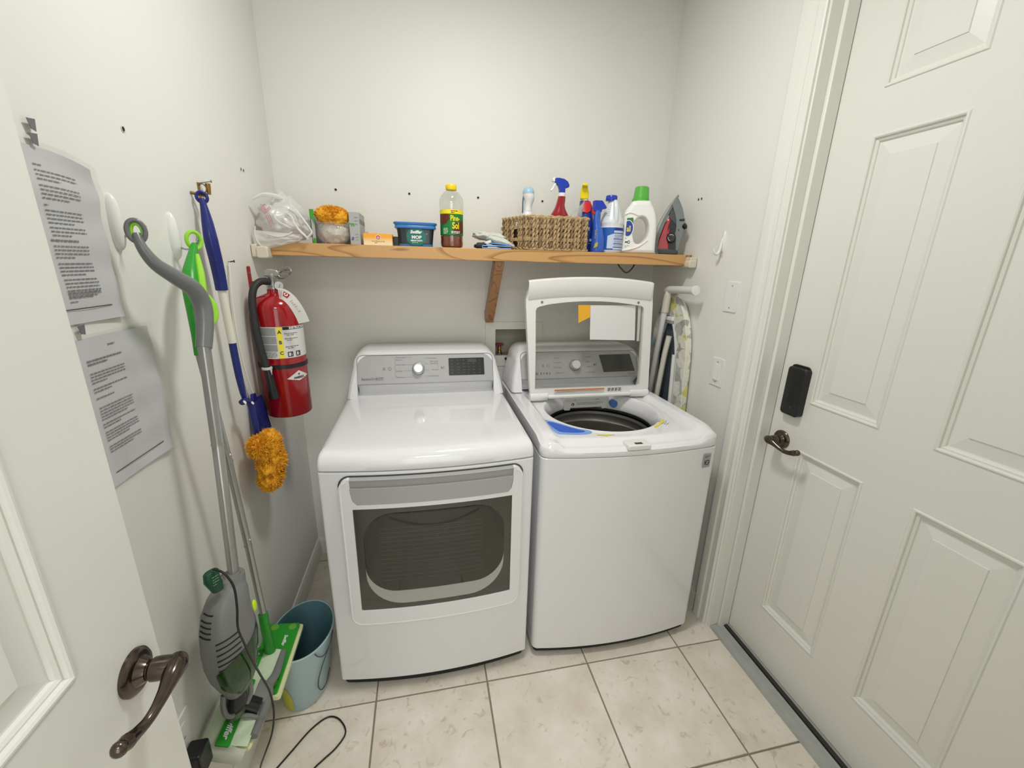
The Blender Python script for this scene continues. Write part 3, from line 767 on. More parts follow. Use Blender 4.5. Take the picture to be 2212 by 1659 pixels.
t = MB(); c_ = fn(1.378, 1.055, 0); plate(t, [(1.378+.013*math.cos(2*PI*i/28), 1.055+.013*math.sin(2*PI*i/28)) for i in range(28)], [], fn, .0015, -.003)
pb = obj('start_button', t, SILV, washer)
t = MB(); t.add([fn(1.372, 1.049, .002), fn(1.381, 1.055, .002), fn(1.372, 1.061, .002)], [(0, 1, 2)]); t.add([fn(1.382, 1.049, .002), fn(1.384, 1.049, .002), fn(1.384, 1.061, .002), fn(1.382, 1.061, .002)], [(0, 1, 2, 3)])
obj('start_mark', t, DKINK, pb)
# round ten year badge
fb = lambda u, v, d: (u, bow(u, WC)-d, v)
t = MB(); plate(t, dens(rrect(1.586, 1.618, .793, .848, .001, 1), .01), [], fb, .0012, 0); bdg = obj('badge', t, mat('badge silver', srgb(168, 168, 168), .35, metal=.3), washer)
t = MB(); text(t, 'I', .026, fb, .0016, (1.5935, .813), bold=.0006)
plate(t, [(1.6055+.0095*math.cos(2*PI*i/28), .813+.0105*math.sin(2*PI*i/28)) for i in range(28)], [[(1.6055+.0062*math.cos(2*PI*i/28), .813+.0072*math.sin(2*PI*i/28)) for i in range(28)]], fb, .0016, .0012, False)
t.add([fb(u, v, .0016) for u, v in ((1.5995, .8122), (1.6115, .8122), (1.6115, .8138), (1.5995, .8138))], [(0, 1, 2, 3)])
rows(t, fb, 1.590, 1.614, .839, 2, .005, .0022, .0016, R2)
obj('badge_lettering', t, DKINK, bdg)
# ---- the open lid: stands on a hinge line y=-.352, leans back slightly
LB = Vector((0, -.362, .943)); lean = math.radians(3.2)
LV = Vector((0, math.sin(lean), math.cos(lean)))*.976; LN = Vector((0, -math.cos(lean), math.sin(lean)))
fl2 = lambda u, v, d: tuple(LB+Vector((u, 0, 0))+LV*v+LN*d)
def arch(x0, x1, z0, z1, rise, r, x0t=None, x1t=None, n=18):
    x0t = x0 if x0t is None else x0t; x1t = x1 if x1t is None else x1t
    pts = [(x0, z0), (x1, z0)]
    for i in range(7):
        a = math.radians(90*i/6); pts.append((x1t-r+r*math.cos(a), z1-r+r*math.sin(a)))
    for i in range(1, n):
        u = x1t-r-(x1t-x0t-2*r)*i/n; tt = (2*i/n-1); pts.append((u, z1+rise*(1-tt*tt)))
    for i in range(7):
        a = math.radians(90+90*i/6); pts.append((x0t+r+r*math.cos(a), z1-r+r*math.sin(a)))
    return pts
lo = dens([(1.036, .005), (1.588, .005), (1.594, .03), (1.580, .42), (1.577, .445), (1.5785, .508), (1.570, .514)] + [(1.57-.53*i/16, .514+.018*(1-(2*i/16-1)**2)) for i in range(1, 16)] + [(1.036, .514), (1.024, .500), (1.004, .435), (1.004, .405), (1.030, .03)], .02)
hl = dens(rrect(1.050, 1.548, .042, .06, .01, 3)[14:] , .5)
hole = [(1.055, .038), (1.545, .038), (1.549, .043), (1.547, .20), (1.540, .392), (1.535, .404), (1.526, .409)] + [(1.520-.45*i/14, .409+.020*(1-(2*i/14-1)**2)) for i in range(1, 14)] + [(1.062, .405), (1.050, .398), (1.046, .386), (1.050, .20), (1.051, .043)]
hole = dens(hole, .02)
mb = MB(); plate(mb, lo, [hole], fl2, .012, -.014)
lid = obj('lid', mb, PLW, washer, bevel=.005, seg=3, ang=30, label='white framed glass lid, open upright')
# raised top visor and lower hinge bar
mb = MB(); us = [1.012+.555*i/24 for i in range(25)]
mb.loft([[fl2(u, .432+dv+.018*(1-((u-1.29)/.278)**2), dd_) for u in us] for dv, dd_ in ((.0, .0125), (.004, .0165), (.055, .024), (.074, .024), (.080, .018), (.082, .008))], False, False, closed=False)
obj('visor', mb, PLW, lid, ang=40)
mb = MB(); mb.box(1.115, 1.50, 0, .014, 0, .012); mb.box(1.115, 1.50, -.004, .012, .012, .030)
for k in range(3): mb.box(1.12, 1.495, -.006, 0, .002+.004*k, .0035+.004*k)
obj('hinge_bar', MB().box(1.112, 1.503, -.384, -.352, .939, .953), PLW, lid, bevel=.004, seg=3)
for a_, b_ in ((1.030, 1.112), (1.503, 1.596)):
    obj('hinge_cover', MB().lathe([(.020, a_), (.020, b_)], (-.362, .947), 24, axis='x'), PLW, lid, bevel=.004, seg=3)
mb = MB(); plate(mb, [(1.289+(p[0]-1.289)*1.01, .22+(p[1]-.22)*1.01) for p in hole], [], fl2, .001, -.003)
obj('pane', mb, clear_mat('lid glass', (.955, .955, .95), .03), lid, label='clear glass pane')
for x in (1.072, 1.510):
    obj('screw_cap', MB().lathe([(.0052, 0), (.0052, .0015), (.003, .002)], seg=14).xf(Matrix.Translation(fl2(x, .424, .0125)) @ Matrix.Rotation(PI/2-lean, 4, 'X')), mat('mid grey plastic', (.2, .2, .2), .5), lid)
t = MB(); t.add([fl2(u, v, .0135) for u, v in ((1.14, .014), (1.375, .014), (1.375, .036), (1.14, .036))], [(0, 1, 2, 3)]); lb = obj('warning_label', t, mat('label grey', srgb(200, 200, 198), .5), lid)
t = MB(); t.add([fl2(u, v, .014) for u, v in ((1.14, .029), (1.375, .029), (1.375, .036), (1.14, .036))], [(0, 1, 2, 3)]); obj('warning_strip', t, mat('label orange', srgb(226, 140, 60), .5), lb)
t = MB(); rows(t, fl2, 1.145, 1.37, .0315, 1, .004, .0016, .0145, R2); rows(t, fl2, 1.15, 1.36, .0255, 2, .0035, .0014, .0145, R2)
obj('label_print', t, GYINK, lb, kind='stuff')
t = MB(); t.add([fl2(u, v, .0135) for u, v in ((1.39, .018), (1.462, .018), (1.462, .036), (1.39, .036))], [(0, 1, 2, 3)]); lb = obj('small_label', t, mat('label white', srgb(214, 214, 212), .5), lid)
t = MB()
for k in range(4): rows(t, fl2, 1.393+.017*k, 1.405+.017*k, .033, 4, .0038, .0022, .0145, R2, .95, (.003, .008), .001)
obj('label_print', t, DKINK, lb, kind='stuff')
# paper slip and orange tag seen inside the lid glass
pp = lambda u, v, d: fl2(u, v-.003, d+.0025)
t = MB(); t.add([pp(1.292, .414, 0), pp(1.297, .262, 0), pp(1.512, .256, 0), pp(1.503, .414, 0)], [(0, 1, 2, 3)])
pl = obj('paper_sheet', t, mat('bright paper', srgb(226, 226, 226), .6, bump=.2, bscale=60), lid, label='blank white paper sheet taped inside the lid glass')
t = MB(); t.add([pp(1.515, .412, .001), pp(1.521, .252, .001), pp(1.533, .252, .001), pp(1.529, .412, .001)], [(0, 1, 2, 3)])
for k in range(7): rows(t, pp, 1.5185+.0008*k, 1.527+.0008*k, .40-.022*k, 1, .004, .0035, .0012, R2, 1, (.004, .006))
obj('printed_strip', t, mat('strip print', srgb(196, 198, 194), .5), pl)
t = MB(); t.add([pp(1.236, .415, .0005), pp(1.240, .336, .0005), pp(1.292, .362, .0005), pp(1.292, .415, .0005)], [(0, 1, 2, 3)])
obj('orange_tag', t, mat('orange paper', srgb(238, 176, 50), .55), lid)
# ================================================================== shelf
SZ, SF = 1.5625, -.330
shelf = thing('wall_shelf', 'long honey pine wall shelf with a front rail, above the two machines', 'shelf', (.88, -.165, 1.52))
mb = MB().box(.004, W-.004, SF+.019, -.016, SZ-.018, SZ); obj('shelf_board', mb, WOOD, shelf, bevel=.001)
obj('front_rail', MB().box(.055, W-.036, SF, SF+.019, SZ-.046, SZ), WOOD, shelf, bevel=.002)
for x0_, x1_, s in ((.002, .054, 1), (W-.036, W-.002, -1)):
    c = obj('end_cleat', MB().prism(rrect(-.362, -.06, 1.508, 1.553, .006), 'yz', x0_, x0_+.018 if s > 0 else x1_-.0), PLC, shelf, bevel=.003, seg=3)
    if s > 0:
        obj('end_bracket', MB().prism(rrect(.018, .056, 1.505, 1.546, .008), 'xz', -.366, -.312), PLC, shelf, bevel=.004, seg=3)
    else:
        obj('end_bracket', MB().prism(rrect(W-.040, W-.003, 1.508, 1.540, .009), 'xz', -.364, -.312), PLC, shelf, bevel=.004, seg=3)
        obj('end_block', MB().box(W-.034, W-.012, SF-.004, SF+.02, 1.540, SZ), WOODZ, shelf, bevel=.002)
br = MB(); yb0, zb0, yb1, zb1 = -.292, 1.518, -.020, 1.262
dx_, dz_ = yb1-yb0, zb1-zb0; L_ = math.hypot(dx_, dz_); nx_, nz_ = -dz_/L_*.019, dx_/L_*.019
br.prism([(yb0+.03, 1.5435), (yb0-nx_*1.2, 1.5435), (yb0-nx_-.0, zb0-nz_), (yb1-nx_-.01, zb1-nz_-.02), (-.002, 1.238), (-.002, 1.285), (yb1+nx_, zb1+nz_)], 'yz', .880, .918)
obj('brace', br, WOODZ, shelf, bevel=.002, label='slanted pine brace under the shelf')
for x in (.229, .535, .849, 1.147, 1.459):
    obj('support_peg', MB().lathe([(.0065, -.002), (.0065, -.030), (.004, -.032)], (x, 1.5385), 14, axis='y'), PLC, shelf)
obj('rail_screw', MB().lathe([(.003, -.330), (.003, -.3312)], (.872, 1.512), 10, axis='y'), BLK, shelf)
# ------------------------------------------------------------------ empty wall anchors
def anchor(x, z, label, grp='empty wall anchors'):
    o = thing('wall_anchor', label, 'wall anchor', (x, -.001, z), grp)
    obj('sleeve', MB().lathe([(.0062, 0), (.0062, -.0014), (.005, -.0018), (.0045, -.001)], (x, z), 16, axis='y', cap1=False), PLC, o)
    obj('hole', MB().lathe([(.0047, -.0004), (.0047, -.0012)], (x, z), 12, axis='y'), BLKM, o)
for i, (x, l) in enumerate(((.238, 'above the orange duster refill box'), (.543, 'above the blue lidded wipe tub'), (.848, 'to the right of the yellow capped bottle'), (1.152, 'between the white and the red spray bottles'), (1.457, 'just left of the green capped jug'))):
    anchor(x, 1.792, 'empty wall anchor hole in the back wall ' + l)
def side_anchor(wall, y, z, label, n=1):
    s = 1 if wall == 'L' else -1; x = 0 if wall == 'L' else W
    o = thing('wall_anchor', label, 'wall anchor', (x+s*.001, y, z), 'empty wall anchors')
    for k in range(n):
        yy = y+k*.021
        obj('sleeve', MB().lathe([(.0062, x), (.0062, x+s*.0014), (.005, x+s*.0018), (.0045, x+s*.001)], (yy, z), 16, axis='x', cap1=False), PLC, o)
        obj('hole', MB().lathe([(.0047, x+s*.0002), (.0047, x+s*.0012)], (yy, z), 12, axis='x'), BLKM, o)
side_anchor('L', -.345, 1.792, 'pair of empty anchor holes in the left wall near the corner', 2)
side_anchor('R', -.33, 1.792, 'pair of empty anchor holes in the right wall beside the iron', 2)
side_anchor('L', -.947, 1.754, 'single small anchor hole high on the left wall above the hooks')

# ------------------------------------------------------------------ laundry outlet box in the back wall
ob = thing('laundry_outlet_box', 'recessed white water supply box in the wall between the two machines', 'outlet box', (1.03, -.003, 1.05))
mb = MB(); plate(mb, [(.885, 1.0), (1.180, 1.0), (1.180, 1.226), (.885, 1.226)], [[(.936, 1.056), (1.129, 1.056), (1.129, 1.189), (.936, 1.189)]], lambda u, v, d: (u, -d, v), .005, .0)
obj('frame', mb, mat('box frame cream', srgb(234, 232, 222), .45), ob, bevel=.0015)
mb = MB(); mb.loft([[(x, y, z) for x, z in ((.936, 1.056), (1.129, 1.056), (1.129, 1.189), (.936, 1.189))] for y in (-.002, .080)], False, True)
obj('recess', mb, mat('box inside', srgb(176, 174, 158), .6), ob, smooth=False)
for x, m_, nm in ((.965, mat('valve red', srgb(150, 26, 36), .4), 'hot_valve'), (1.095, mat('valve blue', srgb(30, 84, 170), .4), 'cold_valve')):
    v_ = MB().lathe([(.011, 1.056), (.011, 1.075), (.008, 1.078), (.008, 1.095), (.004, 1.097), (.004, 1.106)], (x, .038), 16)
    v = obj(nm, v_, mat('brass', srgb(190, 160, 90), .3, metal=.9), ob)
    obj('valve_handle', MB().prism([(x-.021, 1.103), (x-.018, 1.098), (x-.006, 1.101), (x-.006, 1.094), (x+.006, 1.094), (x+.006, 1.101), (x+.018, 1.098), (x+.021, 1.103), (x+.018, 1.111), (x-.018, 1.111)], 'xz', .028, .048), m_, v, bevel=.002)
hs = [tuple(p) for p in catmull([(.966, .034, 1.062), (.975, .022, 1.050), (1.000, -.012, 1.030), (1.03, -.028, .985), (1.04, -.030, .94)], 6)]
obj('hose', MB().tube(hs, .0075, 12), BLK, ob, label='black rubber supply hose')
obj('hose_nut', MB().lathe([(.012, 1.046), (.012, 1.062)], (.966, .034), 12), mat('nut grey', (.4, .4, .4), .35, metal=.8), ob)

# ------------------------------------------------------------------ plates and hook on the right wall
def wplate(name, y, z, label, cat):
    o = thing(name, label, cat, (W, y, z))
    obj('cover_plate', MB().prism(rrect(y-.0355, y+.0355, z-.058, z+.058, .004), 'yz', W-.0045, W+.001), PLW, o, bevel=.002, seg=3)
    for dz in (-.042, .042):
        obj('screw', MB().lathe([(.0032, W-.0045), (.0032, W-.0052), (.002, W-.0055)], (y, z+dz), 12, axis='x'), mat('screw grey', (.45, .45, .45), .4, metal=.6), o)
    return o
wplate('blank_wall_plate', -.608, 1.404, 'blank white wall plate, the upper of two plates left of the door casing', 'wall plate')
sw = wplate('light_switch', -.598, 1.100, 'white rocker light switch, the lower of two plates left of the door casing', 'light switch')
obj('rocker_frame', MB().prism(rrect(-.598-.0175, -.598+.0175, 1.100-.034, 1.100+.034, .003), 'yz', W-.006, W-.003), PLW, sw, bevel=.001)
obj('rocker', MB().add([(W-.006, -.613, 1.069), (W-.006, -.583, 1.069), (W-.006, -.583, 1.131), (W-.006, -.613, 1.131), (W-.0115, -.613, 1.069), (W-.0115, -.583, 1.069), (W-.0065, -.583, 1.131), (W-.0065, -.613, 1.131)], [(0, 1, 2, 3), (7, 6, 5, 4), (0, 4, 5, 1), (1, 5, 6, 2), (2, 6, 7, 3), (3, 7, 4, 0)]), PLW, sw, bevel=.001)
# outlet and charger on the left wall behind the open door
ou = thing('wall_outlet', 'white wall outlet at the lower left, half hidden by the open door edge', 'outlet', (0, -1.205, .43))
obj('cover_plate', MB().prism(rrect(-1.245, -1.172, .365, .483, .004), 'yz', -.001, .0045), PLW, ou, bevel=.002, seg=3)
obj('socket', MB().prism(rrect(-1.226, -1.192, .432, .462, .012), 'yz', .003, .006), PLW, ou, bevel=.001)
obj('screw', MB().lathe([(.003, .0045), (.003, .0055)], (-1.2085, .424), 12, axis='x'), mat('screw grey', (.45, .45, .45), .4), ou)
ad = thing('power_adapter', 'black plug-in power adapter in the outlet at the lower left', 'power adapter', (.03, -1.21, .36))
obj('adapter_body', MB().prism(rrect(-1.244, -1.196, .330, .398, .006), 'yz', .0065, .046), BLK, ad, bevel=.005, seg=3)
obj('adapter_cord', MB().tube([tuple(p) for p in catmull([(.03, -1.225, .332), (.032, -1.225, .28), (.03, -1.26, .15), (.032, -1.32, .05), (.04, -1.42, .006)], 6)], .003, 8), BLK, ad)

def adhesive_hook(y, z0, z1, label, big=True):
    o = thing('adhesive_hook', label, 'wall hook', (0, y, z0), 'white adhesive hooks')
    zc, h = (z0+z1)/2, (z1-z0)/2; rs = []
    for t, d in ((1.0, .0), (1.0, .003), (.96, .007), (.85, .011), (.6, .0145), (.25, .016)):
        rs.append([(d, y+.0165*t*math.cos(a)*(.86+.14*math.sin(a)*-1), zc+h*(t if t > .9 else t*1.0)*math.sin(a)) for a in [2*PI*i/32 for i in range(32)]])
    obj('base_plate', MB().loft(rs), PLW, o, ang=50)
    pts = [(.013, y, z0+.030), (.026, y, z0+.026), (.040, y-.001, z0+.030), (.050, y-.001, z0+.040), (.053, y-.001, z0+.047)]
    obj('wire_hook', MB().tube([tuple(p) for p in catmull(pts, 5)], .0022, 8).ell((.053, y-.001, z0+.048), (.0032, .0032, .0032), 10, 6), STEEL, o)
    return o
adhesive_hook(-1.040, 1.515, 1.622, 'large white adhesive hook beside the notes, holding the grey mop handle')
adhesive_hook(-.842, 1.498, 1.608, 'large white adhesive hook holding the green mop handle')
hk = thing('small_wall_hook', 'small white curved hook on the right wall above the plates', 'wall hook', (W, -.51, 1.56))
mb = MB(); mb.loft([[(W-d, -.512+.0105*t*math.cos(a), 1.612+.040*t*math.sin(a)) for a in [2*PI*i/24 for i in range(24)]] for t, d in ((1, 0), (1, .002), (.85, .005), (.5, .007))])
obj('base_plate', mb, PLW, hk, ang=50)
pts = catmull([(W-.005, -.512, 1.625), (W-.010, -.512, 1.60), (W-.014, -.512, 1.576), (W-.024, -.512, 1.563), (W-.036, -.512, 1.570), (W-.041, -.512, 1.587)], 5)
obj('hook_arm', MB().tube([tuple(p) for p in pts], lerp_list([.006, .006, .0055, .005, .0045, .004], 5), 12), PLW, hk)
obj('pull_tab', MB().prism([(-.518, 1.575), (-.506, 1.575), (-.506, 1.555), (-.512, 1.550), (-.518, 1.555)], 'yz', W-.0016, W-.0004), PLC, hk)

# ------------------------------------------------------------------ notes in sleeves on the left wall
def note(y0, y1, z0, z1, label, curl_top, seed, layout):
    r_ = random.Random(seed)
    o = thing('paper_note', label, 'note', (0, (y0+y1)/2, z0), 'printed notes in plastic sleeves')
    def fn(u, v, d):     # u towards +y, v up; the right side lifts off the wall
        a = (u/(y1-y0)); b = (v/(z1-z0))
        x = .002+.020*max(0, a-.55)**1.5*(1+1.5*curl_top*max(0, b-.7)*3)+.0016*math.sin(b*23+seed)*a+.012*max(0, .2-b)*a
        y = y0+u-.030*max(0, b-.82)*max(0, a-.6)*8*curl_top-.020*max(0, .35-b)*a*(1.4 if not curl_top else .3)
        z = z0+v-.10*curl_top*max(0, a-.55)**2*max(0, b-.6)*2.5
        return (x+d, y, z)
    def sheet(mb, du0, du1, dv0, dv1, d, nu=14, nv=20):
        us = [du0+(du1-du0)*i/nu for i in range(nu+1)]; vs = [dv0+(dv1-dv0)*j/nv for j in range(nv+1)]
        return mb.loft([[fn(u, v, d) for u in us] for v in vs], False, False, closed=False)
    wd, hg = y1-y0, z1-z0
    obj('sheet', sheet(MB(), .004, wd-.010, .006, hg-.008, .0), mat('note paper', srgb(214, 214, 216), .6, var=.03, vscale=14), o)
    obj('plastic_sleeve', sheet(MB(), 0, wd, 0, hg, .0022), clear_mat('sleeve film', (.95, .95, .955), .04, .12), o)
    t = MB()
    for (v, n, u0, u1, w_, h_) in layout:
        rows(t, lambda u, v_, d: fn(u, v_, d), u0, u1, v, n, w_, h_, .0012, r_, .9, (.004, .011), .0016)
    obj('printed_text', t, GYINK, o, kind='stuff')
    t = MB(); yy = .030 if curl_top else .030
    t.add([fn(.07, yy, .0012), fn(wd-.035, yy, .0012), fn(wd-.035, yy+.0018, .0012), fn(.07, yy+.0018, .0012)], [(0, 1, 2, 3)])
    obj('ruled_line', t, DKINK, o)
    return o
L1 = [(.256, 1, .098, .128, .006, .0018)] + [(.248-.0001, 3, .098, .176, .0062, .0018), (.226, 4, .098, .176, .0062, .0018), (.197, 1, .098, .12, .006, .0018), (.189, 4, .098, .174, .0062, .0018), (.163, 3, .098, .172, .006, .0018), (.143, 1, .092, .170, .006, .0030), (.134, 4, .094, .168, .006, .0018), (.106, 4, .096, .170, .006, .0020), (.080, 6, .098, .172, .006, .0020), (.058-.015, 1, .098, .12, .006, .0018), (.0385+.02, 2, .098, .17, .006, .0018)]
note(-1.295, -1.070, 1.386, 1.676, 'upper printed note in a clear sleeve on the left wall, corner curling', 1, 3, L1)
L2 = [(.268, 1, .15, .185, .006, .0026), (.247, 2, .09, .178, .006, .0030), (.224, 4, .09, .180, .0056, .0020), (.196, 2, .09, .178, .0056, .0022), (.178, 1, .09, .178, .0056, .0022), (.160, 5, .09, .178, .0056, .0020), (.128, 2, .09, .178, .0056, .0020), (.112, 4, .09, .182, .0052, .0020), (.084, 3, .09, .182, .0052, .0020)]
L2 = [(a, b, c-.022, d_-.020, e_, f2_) for a, b, c, d_, e_, f2_ in L2]
note(-1.265, -1.008, 1.078, 1.372, 'lower printed note in a clear sleeve on the left wall', 0, 8, L2)
for (y, z, l) in ((-1.183, 1.700, 'grey tape scrap on the left wall above the upper note'), (-1.186, 1.679, 'grey tape scrap at the corner of the upper note'), (-1.192, 1.383, 'grey tape scrap between the two notes')):
    o = tag(obj('tape_scrap', MB().prism([(y-.010, z+.006), (y+.006, z+.008), (y+.003, z-.010), (y-.006, z-.008)], 'yz', .0065, .0072), mat('grey tape', (.16, .16, .17), .5), loc=(0, 0, 0)), l, 'tape', 'tape scraps by the notes')
    recenter(o)

# ================================================================== things on the shelf
def off_wrap(xc, yc, r, a0=-90.0, sx=1, sy=1):
    A = math.radians(a0)
    return lambda u, v, d: (xc+(r+d)*sx*math.cos(A+u/r), yc+(r+d)*sy*math.sin(A+u/r), v)
Z = SZ+.0005
# --- crumpled white plastic bag
bag = thing('plastic_bag', 'crumpled translucent white plastic bag with red print, at the left end of the shelf', 'bag', (.09, -.24, SZ))
FILM = film_mat('bag film', (.93, .92, .91), 1.0, .35)
def bagfn(d):
    n = noise.noise(d*2.2)*.25 + abs(noise.noise(d*4.5+Vector((3, 1, 7))))*.20 + noise.noise(d*9)*.05
    k = .93+n
    return k
bm_ = MB().ell((.098, -.235, 1.648), (.098, .100, .082), 60, 44, bagfn)
def squash(x, y, z):
    if z < SZ+.002:
        if y < SF-.004 and x < .13: z = max(z, 1.535)
        else: z = SZ+.0015+.2*(z-SZ)*0
    x = min(max(x, .006), .185)
    if x > .12: z -= (x-.12)*.55*max(0, (z-SZ)/.08)
    z = max(z, SZ+.001) if y > SF-.002 else z
    y = min(y, -.022)
    return (x, y, z)
bm_.mp(squash)
obj('bag_film', bm_, FILM, bag, ang=180, sub=0)
# front flap hanging over the rail edge
us = [i/22 for i in range(23)]; vs_ = [j/16 for j in range(17)]
fl = MB()
rows_ = []
for v in vs_:
    row = []
    for u in us:
        x = .012+.150*u; zt, zb_ = 1.60-.01*u, 1.534+.045*max(0, (u-.15))*.9
        z = zb_+(zt-zb_)*v
        y = -.340-.010*math.sin(v*PI)-.006*noise.noise(Vector((u*6, v*5, 2)))-.004*abs(noise.noise(Vector((u*13, v*11, 5))))
        row.append((x, y, z))
    rows_.append(row)
obj('front_flap', fl.loft(rows_, False, False, closed=False), FILM, bag, ang=180)
FOLD = film_mat('bag folds', (.95, .95, .94), .93, .2)
for pts, r in (([(.020, -.335, 1.700), (.055, -.33, 1.718), (.095, -.32, 1.716), (.125, -.30, 1.700)], [.004, .012, .013, .004]),
               ([(.098, -.345, 1.672), (.086, -.350, 1.652), (.098, -.352, 1.632), (.120, -.350, 1.618), (.136, -.348, 1.610)], [.003, .005, .005, .006, .003]),
               ([(.120, -.345, 1.665), (.142, -.348, 1.650), (.150, -.35, 1.628), (.165, -.352, 1.604), (.180, -.352, 1.588), (.190, -.35, 1.574)], [.003, .006, .006, .007, .007, .004]),
               ([(.136, -.325, 1.690), (.158, -.33, 1.668), (.180, -.338, 1.640), (.198, -.342, 1.612), (.202, -.345, 1.596), (.186, -.352, 1.578)], [.003, .004, .0045, .0045, .005, .005]),
               ([(.022, -.350, 1.612), (.018, -.352, 1.585), (.024, -.352, 1.560), (.036, -.350, 1.542)], [.003, .005, .005, .004]),
               ([(.06, -.350, 1.588), (.09, -.352, 1.580), (.12, -.35, 1.586), (.14, -.348, 1.598)], [.003, .004, .004, .003])):
    P = catmull(pts, 6)
    obj('fold', MB().tube([tuple(p) for p in P], lerp_list(r, 6), 9, flat=.55), FOLD, bag)
t = MB(); fb_ = flatfn((.062, -.352, 1.665), (.72, 0, .70), (-.70, 0, .72), (0, -1, 0))
for k in range(5): rows(t, fb_, -.012, .024, .014-.005*k, 1, .004, .0026, 0, R2, .9, (.003, .007), .0012)
fb_ = flatfn((.072, -.353, 1.635), (.30, 0, -.95), (.95, 0, .30), (0, -1, 0))
for k in range(3): rows(t, fb_, -.015, .030, .006-.006*k, 1, .004, .0026, 0, R2, .9, (.003, .007), .0012)
obj('red_print', t, mat('faded red print', srgb(196, 122, 124), .6), bag, kind='stuff')

# --- duster refill carton with an orange duster in a clear pack
ct = thing('duster_refill_carton', 'open grey and green carton holding duster refills, right of the plastic bag', 'box', (.27, -.22, SZ))
GREY = mat('carton grey', srgb(170, 172, 172), .5); GREEN = mat('print green', srgb(62, 150, 50), .45)
mb = MB(); mb.box(.190, .203, -.290, -.285, Z, 1.681); mb.box(.190, .192, -.29, -.12, Z, 1.681)
lp = obj('left_panel', mb, GREY, ct)
mb = MB().prism([(.189, 1.682), (.2035, 1.682), (.2035, 1.628), (.196, 1.648), (.189, 1.654)], 'xz', -.2915, -.2902); mb.prism([(.191, Z), (.2035, Z), (.2035, 1.580), (.196, 1.583)], 'xz', -.2915, -.2902)
obj('green_print', mb, GREEN, lp, kind='stuff')
rp = obj('right_panel', MB().box(.325, .362, -.291, -.14, Z, 1.679), GREY, ct, bevel=.001)
obj('back_panel', MB().box(.190, .326, -.14, -.137, Z, 1.66), GREY, ct)
t = MB(); fr_ = flatfn((0, -.2912, 0), (1, 0, 0), (0, 0, 1), (0, -1, 0)); text(t, 'F', .026, fr_, .0004, (.332, 1.634), bold=.0008, rot=-PI/2); obj('green_letter', t, GREEN, rp)
t = MB(); text(t, 's', .024, fr_, .0004, (.335, 1.586), bold=.0006, rot=-.5); obj('purple_letter', t, mat('purple ink', srgb(90, 60, 140), .5), rp)
t = MB(); rows(t, fr_, .345, .358, 1.66, 3, .012, .0025, .0004, R2); rows(t, fr_, .345, .357, 1.60, 3, .01, .0022, .0004, R2); obj('small_print', t, GYINK, rp, kind='stuff')
t = MB(); t.add([(.362+.0006, y, z) for y, z in ((-.29, 1.655), (-.14, 1.655), (-.14, 1.64), (-.29, 1.64))], [(0, 1, 2, 3)]); obj('side_stripe', t, GYINK, rp)
ORANGE = mat('orange fibre', srgb(242, 170, 40), .8, var=.25, vscale=60, bump=.6, bscale=120)
def fluff(mb, c, r, n, length, rnd, wd=.0022, squeeze=None):
    for i in range(n):
        a, t_ = rnd.uniform(0, 2*PI), math.acos(rnd.uniform(-1, 1))
        d = Vector((math.sin(t_)*math.cos(a), math.sin(t_)*math.sin(a), math.cos(t_)))
        p = Vector(c)+Vector((d.x*r[0], d.y*r[1], d.z*r[2]))*.9
        tip = p+(d+Vector((rnd.uniform(-.7, .7), rnd.uniform(-.7, .7), rnd.uniform(-.7, .7))))*length*rnd.uniform(.5, 1.3)
        s = d.cross(Vector((rnd.uniform(-1, 1), rnd.uniform(-1, 1), rnd.uniform(-1, 1)))).normalized()*wd*rnd.uniform(.6, 1.4)
        m_ = (p+tip)/2+s*.6+d*length*.12
        b = len(mb.v); mb.v += [tuple(p-s), tuple(p+s), tuple(m_+s*.7), tuple(m_-s*.7), tuple(tip)]; mb.f += [(b, b+1, b+2, b+3), (b+3, b+2, b+4)]
du = thing('duster_refill', 'fluffy orange duster refill in a clear pouch inside the open carton', 'duster', (.262, -.25, SZ))
rnd = random.Random(5)
lump = lambda s_: (lambda d: 1+.22*noise.noise(d*3.1+Vector((s_, 0, 0)))+.10*noise.noise(d*8+Vector((s_, 2, 0))))
mb = MB().ell((.262, -.262, 1.664), (.058, .036, .030), 48, 32, lump(2)); mb.ell((.235, -.268, 1.668), (.030, .03, .024), 32, 20, lump(9)); mb.ell((.287, -.268, 1.660), (.032, .03, .030), 32, 20, lump(5))
fluff(mb, (.262, -.264, 1.668), (.060, .036, .029), 3400, .0075, rnd, .0016)
obj('fibre_head', mb, ORANGE, du, kind='stuff', ang=60)
mb = MB().ell((.264, -.262, 1.606), (.060, .044, .046), 44, 30, lambda d: 1+.10*noise.noise(d*4)+.06*abs(noise.noise(d*11)))
mb.mp(lambda x, y, z: (x, max(y, -.312), max(z, Z)))
obj('folded_refills', MB().ell((.264, -.25, 1.604), (.052, .034, .042), 30, 20, lump(4)).mp(lambda x, y, z: (x, y, max(z, Z))), mat('off white fleece', srgb(200, 192, 180), .8, bump=.4), du)
obj('clear_pouch', mb, film_mat('pouch film', (.9, .88, .85), .28, .05), du, ang=180)

